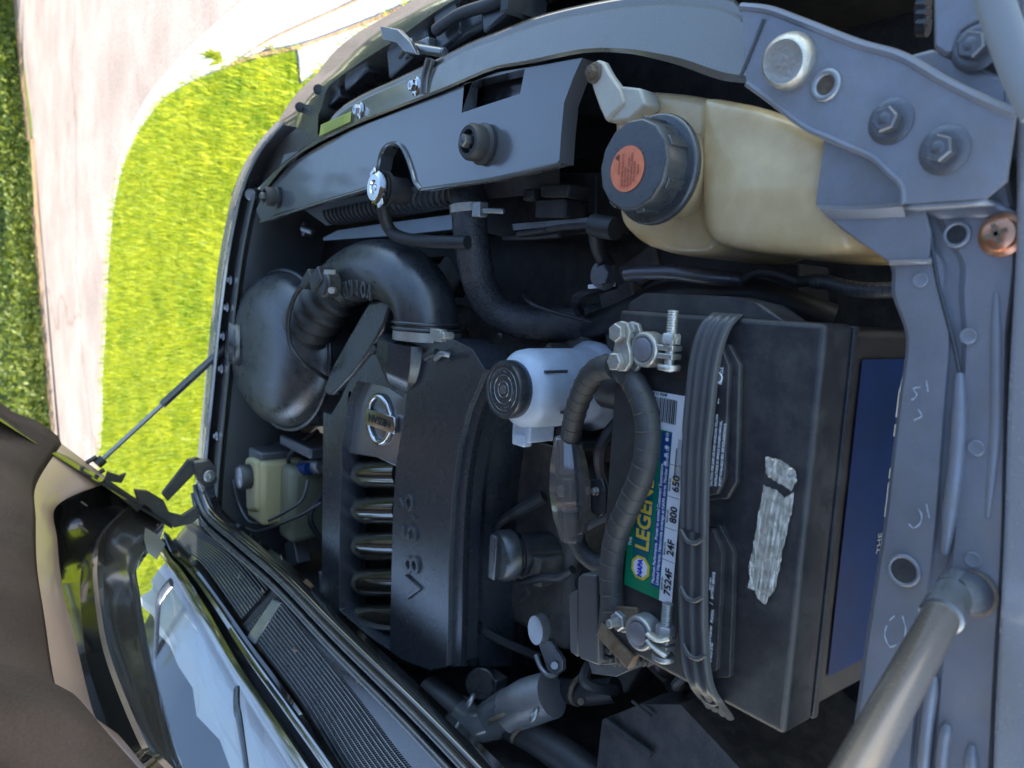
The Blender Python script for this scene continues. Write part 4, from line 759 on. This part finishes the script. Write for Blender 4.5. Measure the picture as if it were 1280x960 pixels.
def wraptext(s,size,org,par):
    for i,ch in enumerate(s):
        t=i/(len(s)-1); c0=resample(curve(dp,10),100)
        idx=68-int(t*28); p=c0[idx]; tg=(c0[idx+1]-c0[idx-1]).normalized(); side=tg.cross(UP).normalized()
        upn=(UP*.95+V((-.15,-.2,0))).normalized(); upn=(upn-tg*upn.dot(tg)).normalized()
        yd=upn.cross(tg); yd= yd if yd.x>0 else -yd
        text('duct_letter',ch,size,p+upn*.0405-yd*size*.35,-tg if (-tg).cross(-yd).dot(upn)>0 else -tg,-yd,'plastic_s',par,ext=.0016,bevel=.0005,sx=.50,align='CENTER')
wraptext('VOLANT',.030,None,du)
m=MB(); q=A(404,350,1.172); m.box(q,(.022,.034,.026),Matrix.Rotation(.6,3,'Z')); m.box(q+V((.0,.03,.004)),(.016,.03,.018),Matrix.Rotation(.6,3,'Z')); m.lathe(q+V((-.006,-.014,.006)),UP,[(.016,-.02),(.018,.0),(.014,.003)],20); ms=obj('air_sensor',m,'plastic',du,bevel=.002)
m=MB(); m.cyl(A(417,363,1.180),A(414,363,1.187),.0045); m.box(A(412,340,1.187),(.006,.022,.006)); obj('sensor_screw',m,'zinc',ms)
thing_tube('sensor_wire',[(392,350,1.178),(378,357,1.176),(366,376,1.174),(360,403,1.172),(363,430,1.170),(376,451,1.165),(394,464,1.14),(410,474,1.11)],.0035,'rubber','thin black sensor wire looping down in front of the air filter housing','wire')
ar=MB(); ar.plate(AL([(461,378),(478,374),(487,380),(478,410),(460,442),(438,470),(416,494),(408,493),(404,486),(416,456),(436,420),(452,392)],1.125),(0,0,-.02)); rs=obj('resonator_arm',ar,'plastic_s',None,bevel=.004,segs=3); tag(rs,'tapering black plastic arm beside the intake duct','duct arm')
# air filter housing
ab=root('air_filter_housing',A(347,437,.95),'big round black air filter housing near the far fender with raised lettering','air filter housing')
c=A(324,437,1.142); m=MB(); m.lathe(c-V((0,0,.18)),UP,[(.185,0),(.197,.01),(.197,.12),(.193,.145),(.182,.164),(.15,.182),(.09,.192),(.0,.194)],56,sy=.70); obj('housing_body',m,'plastic_s',ab,ang=60)
m=MB(); m.torus(c-V((0,0,.040)),UP,.199,.004,n=56,sy=.70); obj('housing_rim',m,'plastic_s',ab); m=MB(); m.cyl(A(344,533,1.04),A(352,531,1.04),.006); obj('housing_bolt',m,'zinc',ab)
for i,ch in enumerate('VOLANT'):
    text('housing_letter',ch,.105,c+V((.038,.055+i*.0165,(.0185,.0175,.0155,.013,.009,.003)[i])),V((0,1,-.3)),V((-1,0,0)),'plastic_s',ab,ext=.0035,bevel=.0006,sx=.26)
# brake fluid reservoir and master cylinder
bf=root('brake_fluid_reservoir',A(325,612,1.02),'yellowed brake fluid reservoir with a black screw cap near the far cowl corner','reservoir')
c=A(297,597,1.150); m=MB(); m.lathe(c-V((0,0,.024)),UP,[(.020,0),(.0235,.002),(.0235,.018),(.021,.0225),(.0195,.0205)],28); cp=obj('reservoir_cap',m,'plastic',bf); m=MB(); m.lathe(c-V((0,0,.0015)),UP,[(.0195,-.002),(.017,0),(.0,.0015)],28); obj('cap_disc',m,'fender',cp)
m=MB(); m.plate(AL([(306,572),(312,572),(320,576),(320,640),(308,640)],1.128),(0,0,-.055)); obj('tank_upper',m,'tanky',bf,bevel=.007,segs=3); 
m=MB(); rbox(m,c.x-.085,c.x+.035,c.y-.05,c.y+.03,1.04,1.122); obj('tank_body',m,'tanky',bf,bevel=.008,segs=3)
m=MB(); rbox(m,c.x-.11,c.x+.03,c.y-.10,c.y-.04,1.0,1.088); obj('tank_lower',m,'tankg',bf,bevel=.012,segs=3)
m=MB(); m.tube([A(370,585,1.05),A(380,584,1.05),A(402,583,1.05)],.013); m.cyl(A(372,640,1.02),A(404,640,1.02),.018); m.box(A(385,600,1.0),(.05,.05,.05)); m.box(A(372,690,1.03),(.05,.05,.03),Matrix.Rotation(.5,3,'Z')); m.box(A(390,668,.99),(.06,.05,.04)); m.box(A(345,570,1.03),(.03,.14,.012)); mc=obj('master_cylinder',m,'alu',bf,bevel=.004)
m=MB(); m.cyl(A(376,586,1.062),A(387,586,1.062),.011); obj('blue_plug',m,'sideblue',mc)
for l,lb in (([(292,600,1.13),(299,630,1.12),(312,652,1.115),(332,652,1.11),(360,638,1.10),(378,624,1.09),(385,600,1.08)],'thin dark brake line looping below the yellowed reservoir cap'),([(308,660,1.11),(322,664,1.11),(350,655,1.10),(380,642,1.09),(402,628,1.08)],'second thin brake line running under the yellowed reservoir toward the engine cover')):
    thing_tube('brake_line',l,.0028,'dullsteel',lb,'brake line',n=8,group='brake lines')
thing_tube('wiring_loom',[(320,520,1.05),(315,550,1.05),(330,560,1.06),(352,556,1.05),(372,560,1.04),(402,560,1.03)],.008,'rubber','dark wiring loom behind the yellowed reservoir','wire')
m=MB(); rbox(m,c.x+.02,c.x+.05,c.y-.03,c.y+.03,.98,1.12); rbox(m,c.x+.06,c.x+.08,c.y-.16,c.y-.02,1.0,1.08); o=obj('abs_bracket',m,'dullsteel',None,bevel=.004); tag(o,'dark metal bracket between the air filter housing and the yellowed reservoir','bracket')
m=MB(); m.plate(AL([(398,714),(405,722),(408,738),(413,744),(404,752),(400,745)],1.06),(0,0,-.01)); o=obj('metal_tab',m,'alu',None,bevel=.001); tag(o,'small pale metal tab at the rear edge of the engine cover','tab')
# radiator with cap and top tank
ra=root('radiator',A(500,270,.9),'radiator with ribbed top tank and silver pressure cap behind the shroud panel','radiator')
c=A(466,234,1.178); m=MB(); m.lathe(c-V((0,0,.010)),UP,[(.020,0),(.0205,.002),(.020,.006),(.0165,.008),(.0155,.0095),(.009,.0095),(.008,.007),(.004,.007),(.003,.009)],36); rc=obj('pressure_cap',m,'chrome',ra,ang=30)
m=MB(); m.box(c+V((0,0,-.006)),(.050,.013,.004),Matrix.Rotation(.5,3,'Z')); obj('cap_ears',m,'chrome',rc,bevel=.001)
m=MB(); m.cyl(c-V((0,0,.045)),c-V((0,0,.010)),.0165); m.lathe(c-V((0,0,.018)),UP,[(.0215,0),(.0215,.004)],28); m.cyl(c-V((0,0,.025)),A(480,252,1.15),.006); obj('filler_neck',m,'rubber',ra)
m=MB(); m.ribbon([AL([(380,262),(450,245),(590,222),(700,205)],1.10),AL([(408,282),(470,272),(590,252),(700,240)],1.09),AL([(408,282),(470,272),(590,252),(700,240)],1.0)],n=20); obj('top_tank',m,'plastic',ra)
m=MB(); la=resample([A(x,y,1.104) for x,y in ((405,263),(470,249),(590,230))],30); lb_=resample([A(x,y,1.096) for x,y in ((412,278),(475,268),(590,250))],30)
for p,q in zip(la,lb_): m.tube([p,p.lerp(q,.5)+V((0,0,.004)),q,q-V((0,0,.02))],.0028,n=6,sub=3)
obj('tank_ribs',m,'shroud',ra,kind='stuff')
m=MB(); m.plate(AL([(403,297),(420,288),(480,279),(580,266),(583,286),(500,295),(404,301)],1.072),(0,0,-.012)); obj('top_rail',m,'rad',ra,bevel=.0015)
m=MB(); m.box(A(385,287,1.06),(.02,.02,.02),Matrix.Rotation(.6,3,'Z')); m.cyl(A(378,285,1.08),A(392,290,1.07),.006); obj('drain_clip',m,'alu',ra,bevel=.002)
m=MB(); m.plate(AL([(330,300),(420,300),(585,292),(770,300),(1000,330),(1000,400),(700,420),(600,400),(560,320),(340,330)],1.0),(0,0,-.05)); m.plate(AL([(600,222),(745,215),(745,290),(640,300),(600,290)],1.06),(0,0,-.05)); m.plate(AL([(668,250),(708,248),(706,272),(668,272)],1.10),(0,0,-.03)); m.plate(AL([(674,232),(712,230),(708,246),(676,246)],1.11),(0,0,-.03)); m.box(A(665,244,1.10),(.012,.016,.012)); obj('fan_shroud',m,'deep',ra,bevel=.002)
m=MB(); m.tube(AL([(648,293),(680,288),(705,284),(735,282)],1.09),.0035,n=8); m.tube(AL([(630,298),(660,297),(700,294)],1.085),.003,n=8); m.plate(AL([(640,280),(735,272),(735,278),(642,288)],1.09),(0,0,-.004)); obj('shroud_rail',m,'plastic_s',ra)
uh=root('upper_radiator_hose',A(595,320,1.05),'thick braided black radiator hose curving down from the radiator','hose')
hp=[A(*p) for p in ((583,238,1.105),(586,262,1.107),(588,292,1.105),(594,330,1.095),(604,365,1.08),(625,392,1.06),(665,404,1.04),(730,402,1.01),(800,398,.98))]
M['braid']=mat('braided rubber',(.035,.037,.042),.26,bump=1.0,bs=420,dust=.2)
m=MB(); m.tube(hp,.0205,n=28,sub=8); obj('hose_tube',m,'braid',uh,ang=80)
m=MB(); ax=(hp[2]-hp[1]); m.lathe(hp[1]-ax.normalized()*.006,ax,[(.0215,0),(.0222,.0005),(.0222,.0095),(.0215,.010)],32); hc=obj('hose_clamp',m,'zinc',uh,ang=30); m=MB(); m.box(A(600,262,1.128),(.016,.014,.012)); m.cyl(A(604,263,1.13),A(630,264,1.12),.003); obj('clamp_screw',m,'alu',hc,bevel=.001)
thing_tube('overflow_hose',[(478,250,1.155),(480,268,1.15),(488,288,1.14),(506,298,1.135),(540,302,1.13),(585,303,1.12)],.0078,'rubber','thin black overflow hose bending away below the silver radiator cap','hose')
# coolant reservoir
cr_=root('coolant_reservoir',(.115,.35,1.02),'aged yellow translucent coolant reservoir with a big black ribbed cap','reservoir')
m=MB()
def sbox(cx,cy,cz,sx,sy,sz): m.box((cx,cy,cz),(sx,sy,sz))
def tp3(l,zt_,h): m.plate(AL(l,zt_),(0,0,-h))
tp3([(762,122),(800,110),(850,114),(905,124),(905,316),(880,320),(835,318),(797,306),(770,280),(764,200)],1.140,.12)
tp3([(872,116),(935,128),(1000,150),(1045,172),(1060,200),(1062,314),(1000,318),(940,316),(890,306),(872,285)],1.158,.13)
for y in (207,236): m.tube(AL([(880,y,1.150),(930,y+2,1.154),(1000,y+6,1.154),(1055,y+10,1.150)]),.0085,n=12)
tk=obj('tank_shell',m,'tank',cr_)
r_=tk.modifiers.new('weld','REMESH'); r_.mode='VOXEL'; r_.voxel_size=.0035; r_.use_smooth_shade=True
s_=tk.modifiers.new('soften','SMOOTH'); s_.factor=.6; s_.iterations=42
m=MB(); m.plate(AL([(736,92),(739,80),(747,74),(754,77),(762,92),(773,107),(779,128),(757,152),(749,135),(741,112)],1.163),(0,0,-.008)); m.plate(AL([(773,107),(800,110),(806,130),(786,150),(757,152),(779,128)],1.160),(0,0,-.02)); tb=obj('mount_tab',m,'tab',cr_,bevel=.002); bolt('tab_bolt',A(743,91,1.1635),UP,.0055,tb,'rust',washer=1.6)
c=A(790,206,1.197); m=MB(); m.cyl(c-V((0,0,.06)),c-V((0,0,.025)),.033,n=40); obj('neck',m,'tank',cr_)
m=MB(); m.lathe(c-V((0,0,.030)),UP,[(.040,0),(.0415,.002),(.0415,.006),(.040,.008),(.036,.0085),(.034,.009)],44); m.lathe(c-V((0,0,.0225)),UP,[(.0345,0),(.0345,.018),(.0325,.0225)],14); 
for k in range(14):
    a=2*math.pi*(k+.5)/14
    if k%2: m.box(c+V((math.cos(a)*.0335,math.sin(a)*.0335,-.0125)),(.004,.008,.018),Matrix.Rotation(a,3,'Z'))
cp=obj('ribbed_cap',m,'plastic_s',cr_,bevel=.0008,ang=25)
m=MB(); sc_=A(784,211,1.1975); m.lathe(sc_,UP,[(.0168,0),(.0168,.0003)],36); sk=obj('orange_sticker',m,'orange',cp,label='round orange warning sticker')
z=1.1984; q=V((sc_.x+.0,sc_.y,z))
m=MB(); m.add([q+V((.006,.008,0)),q+V((.0115,.008,0)),q+V((.0088,.0125,0))],[(0,1,2)]); obj('warning_triangle',m,'stext',sk,smooth=False)
for i,(s,x,y) in enumerate((('CAUTION',-.004,.0065),('NEVER OPEN WHEN HOT',-.013,.003),('NE PAS OUVRIR',-.0135,.0),('QUAND IL EST CHAUD',-.0135,-.003),('NUNCA ABRIR CUANDO',-.0125,-.006),('ESTA CALIENTE',-.010,-.009),('NISSAN',-.005,-.0125))): text('sticker_text',s,.0026,q+V((x,y,0)),PX,PY,'stext',sk,ext=.00005,sx=.8)
m=MB(); m.tube([A(770,286,1.12),A(755,284,1.12),A(742,281,1.12)],.0105); m.tube([A(744,282,1.115),A(748,310,1.10),A(762,338,1.08)],.0075); nz=obj('reservoir_hose',m,'rubber',None,ang=60); tag(nz,'short rubber elbow hose joined to the side of the coolant reservoir','hose')
m=MB(); m.hexb(A(757,344,1.09),UP,.0105,.008); m.lathe(A(757,344,1.082),UP,[(.015,0),(.013,.008)],20); o=obj('large_hex_bolt',m,'dullsteel',None); tag(o,'large dark hex bolt below the short reservoir hose','bolt')
thing_tube('metal_pipe',[(784,343,1.085),(800,341,1.085),(840,341,1.085),(880,346,1.08),(930,350,1.06)],.0068,'dullsteel','horizontal grey metal pipe beneath the coolant reservoir','pipe')
thing_tube('lower_hose',[(690,420,1.0),(760,400,1.02),(830,372,1.05),(900,365,1.05),(960,372,1.03),(1040,400,1.0)],.014,'rubber','fat dark hose between the coolant reservoir and the battery','hose')
thing_tube('corrugated_loom',[(1018,352,1.11),(1034,353,1.115),(1060,360,1.115),(1090,363,1.115),(1125,362,1.11)],.0052,'plastic','corrugated black wire loom passing under the apron bracket','wire',rings=16)
thing_tube('wiring_loom',[(930,350,1.09),(950,340,1.10),(980,345,1.10),(1000,352,1.10),(1020,349,1.11)],.004,'rubber','knotted dark wires under the coolant reservoir','wire')
m=MB(); m.box(A(752,357,1.07),(.004,.035,.004),Matrix.Rotation(.1,3,'Z')); o=obj('plastic_tag',m,'white',None); tag(o,'tiny white plastic tie end beside the large hex bolt','tag')
# dipstick cap, oil filler, heater valve
of=root('oil_filler',A(628,695,1.0),'black twist oil filler cap beside the engine cover','cap')
c=A(622,695,1.085); T=V((0,.25,1)).normalized(); m=MB(); m.lathe(c-T*.022,T,[(.026,0),(.030,.004),(.030,.018),(.027,.022),(.0,.022)],32); oc=obj('twist_cap',m,'plastic_s',of); m=MB(); m.box(c+V((0,0,.004)),(.054,.012,.010)); obj('grip_ridge',m,'plastic_s',oc,bevel=.002); m=MB(); m.cyl(c-T*.022,c-T*.10,.022,.026); m.lathe(c-T*.032,T,[(.026,0),(.026,.006)],28); obj('filler_tube',m,'plastic',of)
dc=root('dipstick',A(670,788,1.0),'small round dark cap with a bracket and bolt hole near the heater pipes','dipstick')
c=A(669,788,1.09); m=MB(); m.lathe(c-V((0,0,.012)),UP,[(.0125,0),(.0135,.003),(.0125,.012),(.0,.0125)],28,sy=1.3); obj('round_cap',m,'shroud',dc)
m=MB(); m.plate(AL([(672,803),(688,800),(694,812),(703,825),(703,838),(694,845),(684,838),(678,820)],1.075),(0,0,-.006)); bk=obj('tube_bracket',m,'plastic_s',dc,bevel=.001); m=MB(); m.tube(AL([(670,818),(676,834),(686,844),(696,842)],1.065),.003); m.cyl(A(693,832,1.0755),A(693,832,1.079),.004); obj('bracket_edge',m,'alu',bk)
hv=root('heater_valve',A(640,880,.95),'grey plastic heater valve with angled hoses and rusty spring clamps near the cowl','valve')
m=MB(); m.tube([A(538,862,1.10),A(556,876,1.10),A(575,892,1.09)],.0185,n=20); obj('inlet_hose',m,'rubber',hv,ang=70)
m=MB(); m.tube([A(574,890,1.09),A(590,903,1.09),A(604,905,1.088),(A(622,897,1.08))],[.0175,.021,.021,.0195],n=24); m.tube([A(615,900,1.08),A(640,884,1.075)],.024,n=24); obj('elbow',m,'shroud',hv,ang=60)
m=MB(); m.tube([A(640,890,1.075),A(660,878,1.07),A(690,868,1.06)],[.026,.027,.0255],n=24); obj('valve_body',m,'alu',hv,ang=60)
m=MB(); m.tube([A(640,905,1.07),A(672,922,1.065),A(705,945,1.06),A(745,975,1.05)],.0195,n=24); obj('outlet_hose',m,'rubber',hv,ang=60)
m=MB(); m.cyl(A(600,855,1.07),A(612,846,1.03),.02); m.box(A(612,852,1.05),(.03,.05,.02)); obj('vacuum_pod',m,'plastic_s',hv,bevel=.002)
for x,y,z,d,rr in ((578,890,1.09,(1,-.6,0),.021),(640,890,1.075,(1,.8,0),.029),(660,912,1.067,(-.6,-1,0),.022)): m=MB(); m.torus(A(x,y,z),d,rr,.0025,n=26); obj('spring_clamp',m,'rust',hv)
for x,y in ((588,876),(668,893)): m=MB(); m.torus(A(x,y,1.105),(.4,.6,.6),.007,.0025,n=16); obj('clamp_ear',m,'alu',hv)
thing_tube('heater_hose',[(660,868,1.03),(690,862,1.03),(730,866,1.03),(770,862,1.02)],.014,'rubber','dark heater hose running under the relay box','hose')
m=MB(); m.torus(A(726,862,1.03),(0,1,0),.0165,.003,n=20); m.cyl(A(726,877,1.04),A(726,877,1.046),.004); o=obj('pipe_clamp',m,'rust',None); tag(o,'rusty clamp round the dark heater hose','clamp')
thing_tube('vacuum_hose',[(650,728,1.05),(680,722,1.06),(700,722,1.06),(716,712,1.06)],.005,'rubber','thin hose from the oil filler toward the relay box','hose')
thing_tube('engine_harness',[(640,740,1.0),(645,790,1.0),(640,850,.98)],.014,'rubber','dark hose running down beside the dipstick cap','hose')
# fallen leaves
for x,y,z,s,lb in ((627,418,1.02,.006,'bright dry leaf scrap above the white reservoir'),(585,412,1.03,.008,'brown dry leaf beside the intake clamp'),(724,880,1.0,.004,'pale speck of leaf under the relay box')):
    m=MB(); p=A(x,y,z); m.add([p+V((-s,0,0)),p+V((0,-s*.6,.002)),p+V((s,0,.001)),p+V((0,s*.8,.003))],[(0,1,2,3)]); o=obj('dry_leaf',m,'reflection_sheet' if s<.007 else 'rust',None,solid=.0005); tag(o,lb,'leaf')
for q,(x,y) in enumerate(((330,742),(372,812),(300,715),(445,845),(352,700))):
    p=A(x,y,1.184); a=q*1.3; m=MB(); m.add([p,p+V((math.cos(a)*.010,math.sin(a)*.010,.002)),p+V((math.cos(a+.7)*.012,math.sin(a+.7)*.012,.003)),p+V((math.cos(a+1.4)*.006,math.sin(a+1.4)*.006,.001))],[(0,1,2,3)]); o=obj('dry_leaf',m,'rust',None,solid=.0004); tag(o,('tiny leaf fragment on the cowl grille just past the divider','tiny leaf fragment halfway down the lower grille section','tiny leaf fragment on the upper slatted part of the cowl grille','tiny leaf fragment near the lower end of the cowl grille','tiny leaf fragment at the seal edge beside the grille divider')[q],'leaf','leaf fragments on the cowl grille')
m=MB(); 
for a_,b2_ in (((575,380),(590,384)),((583,382),(578,395)),((572,400),(560,406))): m.tube([A(*a_,1.05),A(*b2_,1.05)],.0008,n=5)
o=obj('twig',m,'rust',None); tag(o,'thin brown twig between the duct and the braided hose','twig')
